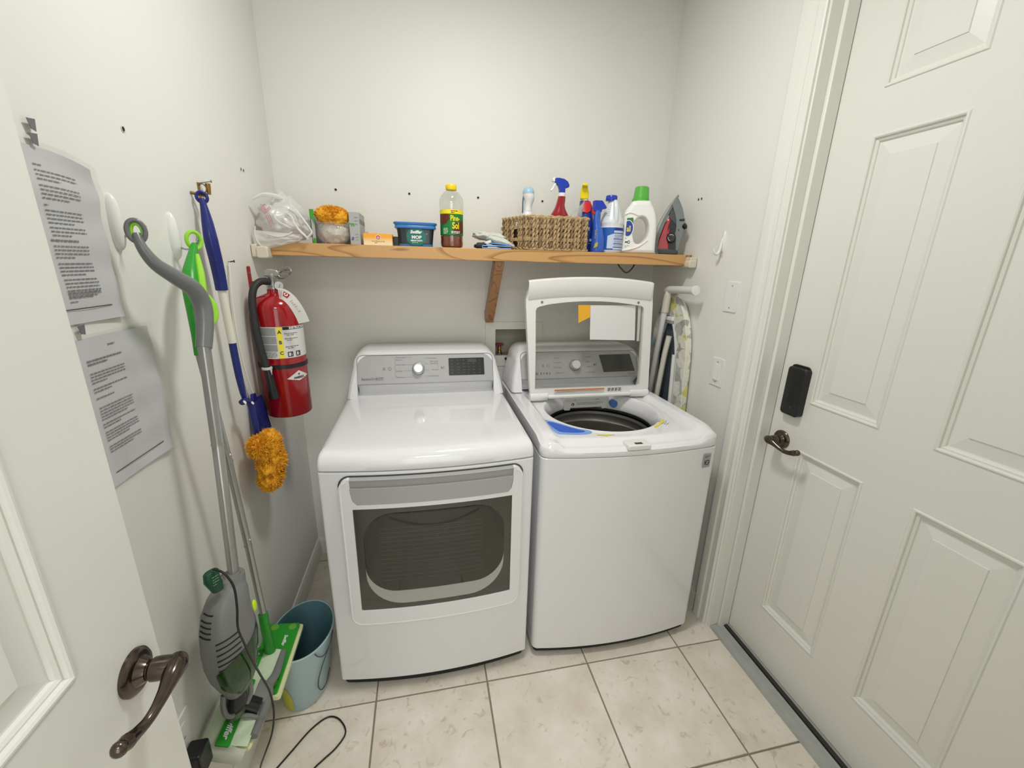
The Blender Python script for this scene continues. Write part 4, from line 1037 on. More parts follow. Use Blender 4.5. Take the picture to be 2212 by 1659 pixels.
# --- baking soda carton
bs = thing('baking_soda_carton', 'small orange and cream baking soda carton between the duster box and the wipe tub', 'box', (.425, -.25, SZ))
MORG = bpy.data.materials.new('orange fading to cream'); MORG.use_nodes = True
nt = MORG.node_tree; g_ = nt.nodes.new('ShaderNodeNewGeometry'); sx_ = nt.nodes.new('ShaderNodeSeparateXYZ'); mr = nt.nodes.new('ShaderNodeMapRange'); rp_ = nt.nodes.new('ShaderNodeValToRGB')
nt.links.new(g_.outputs['Position'], sx_.inputs[0]); nt.links.new(sx_.outputs['Z'], mr.inputs[0]); mr.inputs[1].default_value = SZ; mr.inputs[2].default_value = SZ+.042
nt.links.new(mr.outputs[0], rp_.inputs[0]); rp_.color_ramp.elements[0].color = (*srgb(240, 226, 190), 1); rp_.color_ramp.elements[0].position = .15; rp_.color_ramp.elements[1].color = (*srgb(240, 168, 44), 1); rp_.color_ramp.elements[1].position = .75
nt.links.new(rp_.outputs[0], nt.nodes['Principled BSDF'].inputs['Base Color']); nt.nodes['Principled BSDF'].inputs['Roughness'].default_value = .45
obj('carton_body', MB().box(.372, .478, -.290, -.225, Z, 1.606), MORG, bs, bevel=.0008)
obj('torn_flap', MB().prism([(.376, 1.606), (.383, 1.613), (.390, 1.607), (.470, 1.606)], 'xz', -.262, -.260), mat('cardboard', srgb(190, 160, 120), .7), bs)
f_ = flatfn((0, -.2903, 0), (1, 0, 0), (0, 0, 1), (0, -1, 0))
t = MB(); plate(t, [(.426+.0095*math.cos(2*PI*i/28), 1.592+.0095*math.sin(2*PI*i/28)) for i in range(28)], [], f_, .0003, 0, False); em = obj('round_emblem', t, mat('emblem cream', srgb(240, 236, 224), .5), bs)
t = MB(); plate(t, [(.426+.0078*math.cos(2*PI*i/28), 1.592+.0078*math.sin(2*PI*i/28)) for i in range(28)], [[(.426+.0045*math.cos(2*PI*i/20), 1.591+.0045*math.sin(2*PI*i/20)) for i in range(20)]], f_, .0006, .0004, False)
t.add([f_(*p, .0006) for p in ((.4235, 1.589), (.427, 1.5875), (.4285, 1.591), (.425, 1.594))], [(0, 1, 2, 3)])
obj('emblem_print', t, mat('emblem red', srgb(190, 50, 46), .5), em, kind='stuff')
t = MB(); text(t, 'Pure Baking Soda', .0072, f_, .0004, (.426, 1.578), font_x=.95); rows(t, f_, .412, .440, 1.5725, 1, .004, .0016, .0004, R2); obj('lettering', t, mat('print olive', srgb(110, 130, 60), .5), bs, kind='stuff')
o = tag(obj('black_box', MB().box(.478, .500, -.235, -.20, Z, 1.600), BLK, bevel=.002), 'small black box just behind the left end of the wipe tub', 'box'); recenter(o)

# --- wipe tub
tb = thing('mop_cloth_tub', 'dark plastic tub with a bright blue lid and round teal label', 'tub', (.567, -.21, SZ))
def tubring(z, dx, dy, r): return [(p[0], p[1], z) for p in rrect(.567-dx, .567+dx, -.215-dy, -.215+dy, r, 5)]
obj('tub_body', MB().loft([tubring(Z+.009, .0655, .050, .012), tubring(Z+.062, .0715, .056, .014), tubring(1.634, .0735, .058, .014)]), mat('smoky blue plastic', srgb(26, 40, 48), .15, coat=.3), tb, ang=40)
obj('tub_foot', MB().loft([tubring(Z, .066, .050, .012), tubring(Z+.010, .0665, .051, .012)]), mat('tub blue', srgb(44, 118, 176), .25), tb, ang=40)
BLULID = mat('lid blue', srgb(52, 120, 190), .2, coat=.3)
ld = obj('lid', MB().loft([tubring(1.630, .078, .062, .015), tubring(1.633, .081, .064, .016), tubring(1.6365, .079, .063, .016), tubring(1.644, .0785, .0625, .016), tubring(1.646, .083, .066, .018), tubring(1.651, .084, .067, .018), tubring(1.6535, .082, .065, .018), tubring(1.6535, .070, .053, .012), tubring(1.650, .068, .051, .012)]), BLULID, tb, ang=40)
f_ = lambda u, v, d: (u, -.215-.0535-.0045*((v-SZ)/.065)-d-.001, v)
t = MB(); c_ = (.569, 1.6005); plate(t, [(c_[0]+.0375*math.cos(2*PI*i/48), c_[1]+.0345*math.sin(2*PI*i/48)) for i in range(48)], [], f_, .0006, 0, False)
rl = obj('round_label', t, mat('teal label', srgb(14, 112, 104), .4), tb)
t = MB(); text(t, 'MOP', .0165, f_, .0012, (.570, 1.598), bold=.0007, font_x=1.1); text(t, 'HEAVY DUTY', .0075, f_, .0012, (.570, 1.5855), bold=.0005); text(t, 'Swiffer', .0155, f_, .0012, (.568, 1.6175), bold=.0008, shear=.25)
rows(t, f_, .552, .588, 1.5785, 1, .004, .0016, .0012, R2); rows(t, f_, .607, .618, 1.612, 1, .003, .0018, .002, R2)
obj('lettering', t, WHINK, rl, kind='stuff')

# --- pine cleaner bottle
ps = thing('floor_cleaner_bottle', 'clear cleaner bottle with yellow cap and green label, amber liquid at the bottom', 'bottle', (.709, -.262, SZ))
px_, py_ = .709, -.262; CLEARP = clear_mat('clear bottle plastic', (.93, .94, .91), .10, .08)
AMB = mat('amber liquid', srgb(120, 52, 24), .12, coat=.5, var=.35, vscale=60)
obj('bottle_wall', MB().lathe([(.040, Z+.004), (.0445, Z+.012), (.0445, 1.62), (.0445, 1.702), (.046, 1.712), (.0465, 1.722), (.046, 1.742), (.0395, 1.756), (.027, 1.770), (.0185, 1.776), (.0175, 1.786)], (px_, py_), 40, cap0=False, cap1=False), CLEARP, ps, ang=50)
def lobes(x, y, z):
    a = math.atan2(y-py_, x-px_); k = 1-.03*abs(math.sin(a*5+ (1.2 if z < SZ+.022 else 0)))
    return (px_+(x-px_)*k, py_+(y-py_)*k, z)
mb = MB().lathe([(.036, Z), (.0435, Z+.006), (.0438, Z+.022), (.0425, Z+.032), (.0435, Z+.044)], (px_, py_), 60).mp(lobes); obj('liquid', mb, AMB, ps, ang=25)
LG = mat('label green', srgb(28, 120, 48), .4); LY = mat('label yellow', srgb(240, 222, 40), .4); LBR = mat('pine cone brown', srgb(96, 40, 26), .5, var=.5, vscale=160)
obj('label_wrap', MB().lathe([(.0452, 1.610), (.0452, 1.703)], (px_, py_), 48, cap0=False, cap1=False), LG, ps)
f_ = off_wrap(px_, py_, .0456, -94)
def wrect(mb, f, u0, u1, v0, v1, d, n=12):
    return mb.loft([[f(u0+(u1-u0)*i/n, v, d) for i in range(n+1)] for v in (v0, v1)], False, False, closed=False)
obj('yellow_band', wrect(MB(), f_, -.07, .07, 1.688, 1.7035, .0003, 20), LY, ps)
mb = MB()
pc = [(-.060, 1.687), (-.012, 1.687), (-.008, 1.672), (-.020, 1.655), (-.040, 1.648), (-.062, 1.655)]
strip(mb, pc, f_, .0006, 0, .006)
pc = [(.012, 1.650), (.052, 1.668), (.060, 1.625), (.030, 1.612), (.004, 1.618)]
strip(mb, pc, f_, .0006, 0, .006)
obj('pine_cone_print', mb, LBR, ps, kind='stuff')
t = MB(); text(t, 'Pine-', .028, f_, .0012, (.014, 1.671), bold=.0007, font_x=.66); text(t, 'Sol', .033, f_, .0012, (.016, 1.644), bold=.0009, font_x=.70)
obj('yellow_lettering', t, LY, ps, kind='stuff')
t = MB(); rows(t, f_, -.002, .036, 1.623, 2, .005, .0028, .0012, R2); rows(t, f_, -.034, -.014, 1.634, 5, .0045, .002, .0012, R2); obj('white_lettering', t, WHINK, ps, kind='stuff')
t = MB(); rows(t, f_, -.002, .026, 1.6985, 2, .006, .003, .0012, R2); obj('red_lettering', t, mat('print red brown', srgb(140, 40, 30), .5), ps, kind='stuff')
obj('cap', MB().lathe([(.0205, 1.777), (.0215, 1.779), (.0215, 1.794), (.0195, 1.7965)], (px_, py_), 40), mat('cap yellow', srgb(236, 206, 28), .35), ps, ang=40)

# --- folded cloths
def slab(pts_fn, nu=30, nv=16):
    return MB().loft([[pts_fn(i/nu, j/nv) for i in range(nu+1)] for j in range(nv+1)], False, False, closed=False)
CLG = mat('pale grey terry', srgb(204, 206, 196), .95, var=.22, vscale=120, bump=1.0, bscale=350)
ck = thing('grey_microfibre_cloth', 'fuzzy pale grey microfibre cloth folded beside the wicker basket', 'cloth', (.88, -.25, SZ))
mb = MB()
nfn = lambda s, a: (lambda d: 1+a*noise.noise(d*2.6+Vector((s, 0, 0)))+.03*noise.noise(d*14))
mb.ell((.905, -.262, 1.590), (.062, .060, .020), 40, 22, nfn(3, .18)).mp(lambda x, y, z: (x, max(y, -.324), max(z+.26*(.905-x), Z+.001)))
obj('lower_fold', mb, CLG, ck, ang=180)
mb = MB().ell((.842, -.24, 1.6135), (.048, .046, .017), 36, 20, nfn(7, .25)).mp(lambda x, y, z: (x, y, z-.10*(x-.842)))
obj('upper_fold', mb, CLG, ck, ang=180)
mb = MB().ell((.90, -.25, 1.612), (.040, .04, .012), 30, 18, nfn(5, .25)).mp(lambda x, y, z: (x, y, z-.25*(x-.90)))
obj('top_fold', mb, CLG, ck, ang=180)
BL = mat('pale blue cloth', srgb(140, 178, 226), .9, bump=.8, bscale=300)
bc = thing('blue_cloth', 'folded pale blue cloth lying in front of the fuzzy grey cloth', 'cloth', (.865, -.31, SZ))
def fold(z, y, x0_, x1_, r, side):
    mb = MB(); prof = []
    for i in range(9):
        a = math.radians(90+180*i/8) if side < 0 else math.radians(90-180*i/8)
        prof.append(((x0_+r if side < 0 else x1_-r)+r*math.cos(a), z+r*math.sin(a)))
    far = x1_ if side < 0 else x0_
    outer_ = [(far, z+r)]+prof+[(far, z-r)]
    inner_ = [(p[0]+(0 if abs(p[0]-far) < 1e-6 else (-.0022*(p[0]-(x0_+r if side < 0 else x1_-r))/r)), z+(p[1]-z)*.45) for p in outer_]
    poly_ = outer_+inner_[::-1]
    return mb.prism(poly_, 'xz', y, y+.055)
obj('lower_layer', fold(Z+.0065, -.329, .822, .940, .0062, -1), BL, bc, bevel=.0008)
obj('upper_layer', fold(Z+.0185, -.325, .838, .925, .0055, -1).mp(lambda x, y, z: (x, y, z-.10*max(0, x-.87))), BL, bc, bevel=.0008)
mb = MB().ell((.822, -.30, 1.573), (.026, .025, .013), 24, 16, nfn(1, .3)).mp(lambda x, y, z: (x, y, max(z, Z)))
o = tag(obj('rag', mb, mat('charcoal rag', srgb(52, 56, 60), .8, bump=.5), ang=180), 'small charcoal rag poking out left of the blue cloth', 'rag'); recenter(o)
mb = MB().prism([(.838, 1.590), (.856, 1.596), (.862, 1.588), (.846, 1.580), (.834, 1.582)], 'xz', -.327, -.318)
obj('cloth_hem', mb, mat('cream hem', srgb(226, 224, 212), .9), ck, bevel=.002)

# --- wicker basket
bk = thing('wicker_basket', 'rectangular woven seagrass basket on the shelf, holding the spray bottles', 'basket', (1.11, -.23, SZ))
WK = mat('seagrass', srgb(176, 150, 112), .8, var=.40, vscale=90, bump=.9, bscale=220)
WK2 = mat('dark seagrass', srgb(140, 114, 84), .85, var=.40, vscale=80, bump=.9, bscale=220)
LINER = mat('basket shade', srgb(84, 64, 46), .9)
def rope_mesh(length, r, twists, name):
    mb = MB(); n = 14
    for s in range(2):
        pts = []
        for i in range(n+1):
            t = i/n; a = twists*2*PI*t+s*PI
            pts.append((r*.55*math.cos(a), r*.55*math.sin(a), length*t))
        mb.tube(pts, r*.62, 6)
    me = bpy.data.meshes.new(name); me.from_pydata(mb.v, [], mb.f); me.update(); me.materials.append(WK)
    me.polygons.foreach_set('use_smooth', [True]*len(me.polygons)); return me
bx0, bx1, by0, by1, bz0, bz1 = 1.012, 1.262, -.322, -.128, Z+.002, 1.697
corners = [(bx0-.004, by0), (bx1, by0), (bx1-.034, by1), (bx0-.070, by1)]          # the basket is a little skewed
vr = rope_mesh(bz1-bz0-.012, .0075, 3.0, 'strand'); vr2 = rope_mesh(bz1-bz0-.012, .0075, 2.6, 'strand')
vr2.materials[0] = WK2
me_i = 0
def bpt(side, t):
    a, b = corners[side], corners[(side+1) % 4]; return (a[0]+(b[0]-a[0])*t, a[1]+(b[1]-a[1])*t)
counts = [17, 9, 14, 11]
for side in range(4):
    n = counts[side]
    for i in range(n):
        p = bpt(side, (i+.5)/n)
        if side == 3 and i in (5, 6): continue
        o = link_obj('strand', vr if (i+side) % 3 else vr2, bk); o.location = Vector((p[0], p[1], bz0+.006))-ORG[bk.name]; o.rotation_euler = (0, 0, random.uniform(0, 3))
# horizontal weavers go in and out of the uprights
for z_, hh in ((bz0+.040, .0085), (bz0+.088, .0085)):
    for side in range(4):
        n = counts[side]; pts = []
        a, b = Vector(corners[side]), Vector(corners[(side+1) % 4]); nrm = Vector((b-a).normalized().yx); nrm = Vector((nrm.x, -nrm.y))
        for i in range(n*4+1):
            t = i/(n*4); p = a+(b-a)*t; off_ = .0075*math.sin(PI*(t*n)+ (0 if z_ < bz0+.06 else PI/2))
            pts.append((p.x+nrm.x*off_, p.y+nrm.y*off_, z_+.001*math.sin(i)))
        mb = MB()
        for dz in (-.0042, .0, .0042): mb.tube([(q[0], q[1], q[2]+dz) for q in pts], .0028, 6)
        obj('weaver', mb, WK, bk)
for z_, r_, nm in ((bz0+.004, .0068, 'bottom_rim'), (bz1-.006, .0072, 'top_rim')):
    mb = MB(); full = []
    for side in range(4):
        for i in range(24): full.append(bpt(side, i/24))
    for s in range(2):
        pts = [(p[0]+r_*.5*math.cos(i*.9+s*PI), p[1]+r_*.3*math.sin(i*.9+s*PI)*.5, z_+r_*.5*math.sin(i*.9+s*PI)) for i, p in enumerate(full)]
        mb.tube(pts, r_*.72, 6, closed=True)
    obj(nm, mb, WK, bk)
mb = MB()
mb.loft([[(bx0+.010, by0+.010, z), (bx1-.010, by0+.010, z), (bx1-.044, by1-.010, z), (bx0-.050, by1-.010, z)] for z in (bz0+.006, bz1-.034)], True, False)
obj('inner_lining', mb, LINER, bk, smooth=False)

# --- white spray bottle with pale blue head (in the basket)
def in_basket(n, l, c, x, y, g=None): return thing(n, l, c, (x, y, bz0+.008), g)
wsb = in_basket('white_spray_bottle', 'slim white spray bottle with a pale blue rounded head, in the left of the basket', 'spray bottle', 1.035, -.20)
xb, yb_ = 1.035, -.20
obj('bottle_body', MB().lathe([(.030, bz0+.008), (.033, bz0+.014), (.033, 1.65), (.030, 1.685), (.022, 1.705), (.017, 1.722)], (xb, yb_), 32), PLW, wsb, ang=50)
mb = MB().loft([[(xb+dx+r*math.cos(a)*1.0, yb_+r*math.sin(a)*1.1, z) for a in [2*PI*i/28 for i in range(28)]] for z, r, dx in ((1.722, .0165, 0), (1.735, .0150, 0), (1.75, .0165, .002), (1.765, .021, .004), (1.780, .0245, .002), (1.792, .0245, .0))])
hd = obj('spray_head', mb, PLW, wsb, ang=60)
mb = MB().loft([[(xb+r*math.cos(a), yb_+r*math.sin(a)*1.1, z) for a in [2*PI*i/28 for i in range(28)]] for z, r in ((1.790, .0250), (1.798, .0245), (1.808, .021), (1.815, .014), (1.818, .006))])
obj('blue_crown', mb, mat('pale blue shell', srgb(160, 192, 212), .3), hd, ang=60)
obj('trigger', MB().tube([tuple(p) for p in catmull([(xb-.020, yb_, 1.785), (xb-.0225, yb_, 1.765), (xb-.0225, yb_, 1.74), (xb-.023, yb_, 1.715)], 4)], .0028, 8), mat('steel blue plastic', srgb(70, 96, 120), .4), hd)
# --- red spray bottle with blue trigger head
rsb = in_basket('red_spray_bottle', 'translucent red spray bottle with a royal blue and white trigger head, in the basket', 'spray bottle', 1.170, -.22)
xr, yr = 1.168, -.225; RED = mat('deep red plastic', srgb(150, 30, 38), .12, coat=.5); ROY = mat('royal blue plastic', srgb(28, 60, 176), .25, coat=.2)
obj('bottle_body', MB().loft([[(xr+dx+a_*math.cos(t), yr+b_*math.sin(t), z) for t in [2*PI*i/36 for i in range(36)]] for z, a_, b_, dx in ((bz0+.008, .044, .03, .0), (1.69, .046, .032, .0), (1.705, .042, .031, .0), (1.72, .033, .027, .0), (1.735, .024, .023, .0), (1.75, .019, .019, .001), (1.766, .0175, .0175, .004), (1.780, .0160, .0160, .006), (1.787, .0150, .0150, .006))]), RED, rsb, ang=60)
obj('collar', MB().lathe([(.0155, 1.784), (.0155, 1.796), (.013, 1.798)], (xr+.006, yr), 24), PLW, rsb)
hdp = [(xr-.006, 1.797), (xr+.018, 1.797), (xr+.018, 1.813), (xr+.020, 1.817), (xr+.033, 1.819), (xr+.036, 1.828), (xr+.028, 1.842), (xr+.012, 1.851), (xr-.008, 1.854), (xr-.026, 1.854), (xr-.028, 1.838), (xr-.022, 1.832), (xr-.012, 1.822), (xr-.008, 1.812)]
hd = obj('trigger_head', MB().prism(hdp, 'xz', yr-.011, yr+.011), ROY, rsb, bevel=.005, seg=4)
obj('nozzle', MB().prism([(xr-.038, 1.838), (xr-.028, 1.837), (xr-.028, 1.855), (xr-.036, 1.854), (xr-.039, 1.848)], 'xz', yr-.009, yr+.009), PLW, hd, bevel=.003, seg=3)
obj('trigger', MB().tube([tuple(p) for p in catmull([(xr-.018, yr, 1.836), (xr-.028, yr, 1.826), (xr-.034, yr, 1.814), (xr-.042, yr, 1.804)], 4)], [.004]*13, 8), PLW, hd)
# brown jar lid just showing
jar = tag(obj('jar', MB().lathe([(.022, bz0+.010), (.024, 1.66), (.022, 1.695), (.017, 1.706), (.008, 1.709)], (1.092, -.19), 28), mat('frosted tan glass', srgb(176, 156, 128), .3), ang=50), 'round tan jar just showing above the basket rim between the spray bottles', 'jar'); recenter(jar)
# clear crinkled sleeve
mb = MB()
rws = []
for j in range(13):
    v = j/12; row = []
    for i in range(15):
        u = i/14
        row.append((1.205+.050*u+.014*v*u, -.262+.018*math.sin(u*7)+.010*noise.noise(Vector((u*5, v*5, 3))), 1.62+(.085+.075*u)*v))
    rws.append(row)
cw = tag(obj('crinkled_wrapper', mb.loft(rws, False, False, closed=False), film_mat('wrapper film', (.88, .86, .87), .55, .1), ang=180), 'crinkled clear wrapper between the red bottle and the navy bottle', 'wrapper'); recenter(cw)

# --- navy bottle with yellow trigger
nv = thing('navy_spray_bottle', 'tall navy blue spray bottle with a bright yellow trigger head, right of the basket', 'spray bottle', (1.272, -.262, SZ))
NAVY = mat('navy plastic', srgb(30, 52, 140), .3, coat=.3); YEL = mat('bright yellow plastic', srgb(236, 214, 20), .3, coat=.2)
xn, yn = 1.283, -.232
def oval(x, y, z, a_, b_, n=36, p=2.6):
    return [(x+math.copysign(abs(math.cos(t))**(2/p), math.cos(t))*a_, y+math.copysign(abs(math.sin(t))**(2/p), math.sin(t))*b_, z) for t in [2*PI*i/n for i in range(n)]]
obj('bottle_body', MB().loft([oval(xn, yn, Z, .028, .040), oval(xn, yn, Z+.01, .031, .043), oval(xn, yn, 1.66, .031, .043), oval(xn-.001, yn, 1.72, .029, .038), oval(xn-.002, yn, 1.752, .025, .030), oval(xn-.008, yn, 1.770, .020, .022)]), NAVY, nv, ang=50)
mb = MB(); ft = lambda u, v, d: (xn+u, yn-.043+.0055*max(0, (v-1.66)/.06)-d+.006*(abs(u)/.03)**3+max(0, v-1.72)*.26, v)
strip(mb, [(-.028, 1.725), (-.010, 1.720), (.006, 1.728), (.010, 1.742), (.010, 1.766), (-.024, 1.766)], ft, .0045, .0006, .005, 6)
obj('red_label', mb, mat('label red', srgb(200, 40, 40), .4), nv)
mb = MB(); plate(mb, [(.012+.0045*math.cos(2*PI*i/16), 1.612+.006*math.sin(2*PI*i/16)) for i in range(16)], [], ft, .0015, 0, False); rows(mb, ft, -.01, .026, 1.598, 1, .004, .0015, .0015, R2)
obj('label_marks', mb, mat('soft blue print', srgb(150, 170, 220), .5), nv, kind='stuff')
obj('collar', MB().lathe([(.0165, 1.768), (.0165, 1.775)], (xn-.010, yn), 24), PLW, nv)
# the trigger faces the camera
hp = [(yn-.018, 1.775), (yn+.018, 1.775), (yn+.020, 1.80), (yn+.012, 1.822), (yn+.004, 1.836), (yn-.022, 1.838), (yn-.040, 1.832), (yn-.041, 1.824), (yn-.024, 1.818), (yn-.018, 1.80)]
mb = MB().prism(hp, 'yz', xn-.028, xn+.006).mp(lambda x, y, z: ((xn-.011)+(x-(xn-.011))*(1.1-.55*max(0, (z-1.795)/.043))+.37*(y-yn), y, z))
obj('trigger_head', mb, YEL, nv, bevel=.004, seg=3)
# --- medium blue spray bottle
bb = thing('blue_spray_bottle', 'medium blue spray bottle with a blue trigger head, in front of the navy bottle', 'spray bottle', (1.322, -.285, SZ))
xm, ym = 1.324, -.287; MBLU = mat('mid blue plastic', srgb(52, 96, 190), .22, coat=.4)
obj('bottle_body', MB().loft([oval(xm, ym, Z, .0275, .024), oval(xm, ym, Z+.006, .0295, .026), oval(xm, ym, 1.622, .0255, .025), oval(xm-.003, ym, 1.652, .021, .022), oval(xm-.010, ym, 1.672, .0155, .017), oval(xm-.011, ym, 1.70, .0145, .0145), oval(xm-.011, ym, 1.716, .0145, .0145)]), MBLU, bb, ang=50)
obj('red_tab', MB().box(xm-.034, xm-.020, ym-.006, ym+.006, 1.714, 1.732), mat('tab red', srgb(200, 50, 40), .4), bb, bevel=.001)
hp = [(xm-.030, 1.727), (xm+.004, 1.722), (xm+.006, 1.733), (xm+.024, 1.737), (xm+.026, 1.742), (xm+.008, 1.764), (xm+.003, 1.768), (xm-.030, 1.767)]
obj('trigger_head', MB().prism(hp, 'xz', ym-.012, ym+.012), ROY, bb, bevel=.003, seg=3)
obj('collar', MB().lathe([(.0145, 1.716), (.0145, 1.728)], (xm-.011, ym), 20), MBLU, bb)
f_ = flatfn((xm, ym-.0268, 0), (1, 0, 0), (0, 0, 1), (0, -1, 0))
t = MB(); t.add([f_(-.027, 1.578, .001), f_(-.010, 1.586, .001), f_(-.009, 1.604, .001), f_(-.022, 1.598, .001)], [(0, 1, 2, 3)]); rows(t, f_, -.026, -.018, 1.65, 6, .006, .0025, .0005, R2)
obj('gold_print', t, mat('gold print', srgb(190, 170, 70), .5), bb, kind='stuff')
# --- bleach jug
bl = thing('bleach_bottle', 'white half gallon bleach bottle with a blue cap and blue striped label', 'bottle', (1.396, -.262, SZ))
xl, yl_ = 1.393, -.262; NAT = mat('milky plastic', srgb(218, 222, 224), .25, coat=.2, sss=.2)
obj('bottle_body', MB().lathe([(.047, Z), (.0505, Z+.006), (.0505, 1.668), (.049, 1.674), (.0515, 1.680), (.0505, 1.688), (.044, 1.705), (.036, 1.728), (.0285, 1.752), (.0215, 1.768), (.0195, 1.776)], (xl, yl_), 48), NAT, bl, ang=40)
obj('moulded_handle', MB().tube([tuple(p) for p in catmull([(xl-.002, yl_-.018, 1.770), (xl-.002, yl_-.030, 1.755), (xl-.002, yl_-.037, 1.735), (xl-.002, yl_-.041, 1.712), (xl, yl_-.040, 1.688), (xl, yl_-.030, 1.675)], 5)], lerp_list([.008, .0105, .0105, .011, .012, .008], 5), 16), NAT, bl, ang=60)
for k in range(6):
    for s in (-1, 1):
        z = 1.712+.008*k; r = .0425-.0028*k
        a_ = math.radians(-90+s*48); obj('grip_rib', MB().tube([(xl+r*math.cos(a_+q), yl_+r*math.sin(a_+q), z) for q in (-.15, -.05, .05, .15)], .0016, 6), NAT, bl)
LBL = mat('label blue', srgb(36, 92, 176), .4); LBP = mat('label pale', srgb(196, 208, 232), .45); LDB = mat('label deep blue', srgb(40, 50, 140), .4)
f_ = off_wrap(xl, yl_, .0508, -95)
lb = obj('label_wrap', MB().lathe([(.0509, 1.574), (.0509, 1.664)], (xl, yl_), 48, cap0=False, cap1=False), LBL, bl)
mb = MB(); wrect(mb, f_, -.004, .08, 1.576, 1.652, .0004); strip(mb, [(-.030, 1.630), (-.004, 1.640), (-.004, 1.58), (-.030, 1.580)], f_, .0006, 0, .006)
obj('pale_panel', mb, LBP, lb, kind='stuff')
mb = MB(); wrect(mb, f_, -.002, .08, 1.653, 1.664, .0006)
for z in (1.640, 1.617, 1.598, 1.584): wrect(mb, f_, -.004, .08, z, z+.003, .0008)
obj('deep_blue_bars', mb, LDB, lb, kind='stuff')
t = MB(); rows(t, f_, 0, .05, 1.634, 3, .005, .0018, .0012, R2); rows(t, f_, 0, .05, 1.611, 2, .005, .0018, .0012, R2); rows(t, f_, 0, .05, 1.593, 1, .005, .0018, .0012, R2)
obj('small_print', t, mat('grey blue print', srgb(120, 132, 170), .5), lb, kind='stuff')
obj('cap', MB().lathe([(.0235, 1.772), (.0245, 1.774), (.0240, 1.790), (.022, 1.793), (.010, 1.794)], (xl-.010, yl_), 36), ROY, bl, ang=40)

# --- detergent jug with green cap and a handle hole
dj = thing('detergent_jug', 'big white detergent jug with a green cap and see-through handle', 'jug', (1.53, -.26, SZ))
prof = [(1.452, Z), (1.605, Z), (1.612, Z+.008), (1.611, 1.60), (1.609, 1.66), (1.604, 1.70), (1.592, 1.735), (1.572, 1.765), (1.560, 1.776), (1.490, 1.775), (1.476, 1.762), (1.458, 1.742), (1.449, 1.718), (1.449, 1.660), (1.447, 1.62), (1.446, Z+.02), (1.447, Z+.006)]
hole_ = [(1.494, 1.672), (1.500, 1.692), (1.514, 1.706), (1.532, 1.712), (1.552, 1.705), (1.566, 1.684), (1.570, 1.655), (1.564, 1.628), (1.548, 1.610), (1.530, 1.602), (1.512, 1.605), (1.502, 1.620), (1.496, 1.645)]
def smooth_closed(o, n=4):
    P = [Vector((p[0], p[1], 0)) for p in o]; out = []; m = len(P)
    for i in range(m):
        p0, p1, p2, p3 = P[i-1], P[i], P[(i+1) % m], P[(i+2) % m]
        for k in range(n):
            t_ = k/n; q = .5*((2*p1)+(p2-p0)*t_+(2*p0-5*p1+4*p2-p3)*t_*t_+(3*p1-p0-3*p2+p3)*t_**3); out.append((q.x, q.y))
    return out
hs_ = smooth_closed(hole_, 3)
yj0, yj1 = -.318, -.205
WHJ = mat('white jug plastic', srgb(236, 236, 232), .28, coat=.2)
PR = dens(smooth_closed(prof, 3), .010); jc = (1.530, 1.668)
def jin(o, t): return [(jc[0]+(x-jc[0])*(1-t/.080), jc[1]+(z-jc[1])*(1-t/.105)) for x, z in o]
mb = MB(); rr_ = [(.016, yj0), (.008, yj0+.0025), (.003, yj0+.007), (0, yj0+.014), (0, yj1-.014), (.003, yj1-.007), (.008, yj1-.0025), (.016, yj1)]
mb.loft([[(x, y, max(z, Z)) for x, z in jin(PR, t)] for t, y in rr_], False, False)
hk_ = lambda k: [(1.532+(x-1.532)*k, 1.657+(z-1.657)*k) for x, z in hs_]
mb.loft([[(x, y, z) for x, z in hk_(k)] for k, y in ((1.12, yj0), (1.04, yj0+.003), (1.0, yj0+.010), (.98, yj0+.03), (.98, yj1-.03), (1.0, yj1-.010), (1.04, yj1-.003), (1.12, yj1))][::-1], False, False)
plate(mb, jin(PR, .016), [hk_(1.12)], lambda u, v, d: (u, yj0, max(v, Z)), 0, 0, False); plate(mb, jin(PR, .016), [hk_(1.12)], lambda u, v, d: (u, yj1, max(v, Z)), 0, 0, False)
jg = obj('jug_body', mb, WHJ, dj, ang=60)
mb = MB(); mb.tube([tuple(p) for p in catmull([(1.452, yj0-.001, 1.722), (1.475, yj0-.002, 1.728), (1.500, yj0-.002, 1.722), (1.515, yj0-.001, 1.716)], 5)], .003, 8); obj('moulded_ridge', mb, WHJ, jg); mb = MB(); mb.tube([tuple(p) for p in catmull([(1.45, yj0-.001, 1.574), (1.48, yj0-.002, 1.578), (1.53, yj0-.002, 1.592), (1.57, yj0-.001, 1.618)], 5)], .003, 8)
obj('moulded_ridge', mb, WHJ, jg)
obj('neck_ring', MB().lathe([(.040, 1.770), (.0405, 1.774), (.0405, 1.787), (.038, 1.789)], (1.524, -.262), 48), mat('cap green', srgb(88, 176, 66), .35, coat=.2), dj, ang=40)
def ribs(x, y, z):
    a = math.atan2(y+.262, x-1.526); k = 1-.012*(math.sin(a*26) > 0)*(z < 1.83); return (1.526+(x-1.526)*k, -.262+(y+.262)*k, z)
obj('cap', MB().lathe([(.0385, 1.787), (.0375, 1.790), (.0335, 1.826), (.032, 1.832), (.028, 1.835), (.012, 1.8355)], (1.526, -.262), 104).mp(ribs), mat('cap green', srgb(88, 176, 66), .35), dj, ang=25)
f_ = flatfn((0, yj0-.0002, 0), (1, 0, 0), (0, 0, 1), (0, -1, 0))
mb = MB(); plate(mb, [(1.462, 1.706), (1.490, 1.708), (1.494, 1.700), (1.493, 1.680), (1.480, 1.644), (1.462, 1.640)], [], f_, .0004, 0, False); obj('green_label', mb, mat('label leaf green', srgb(52, 122, 50), .4), jg)
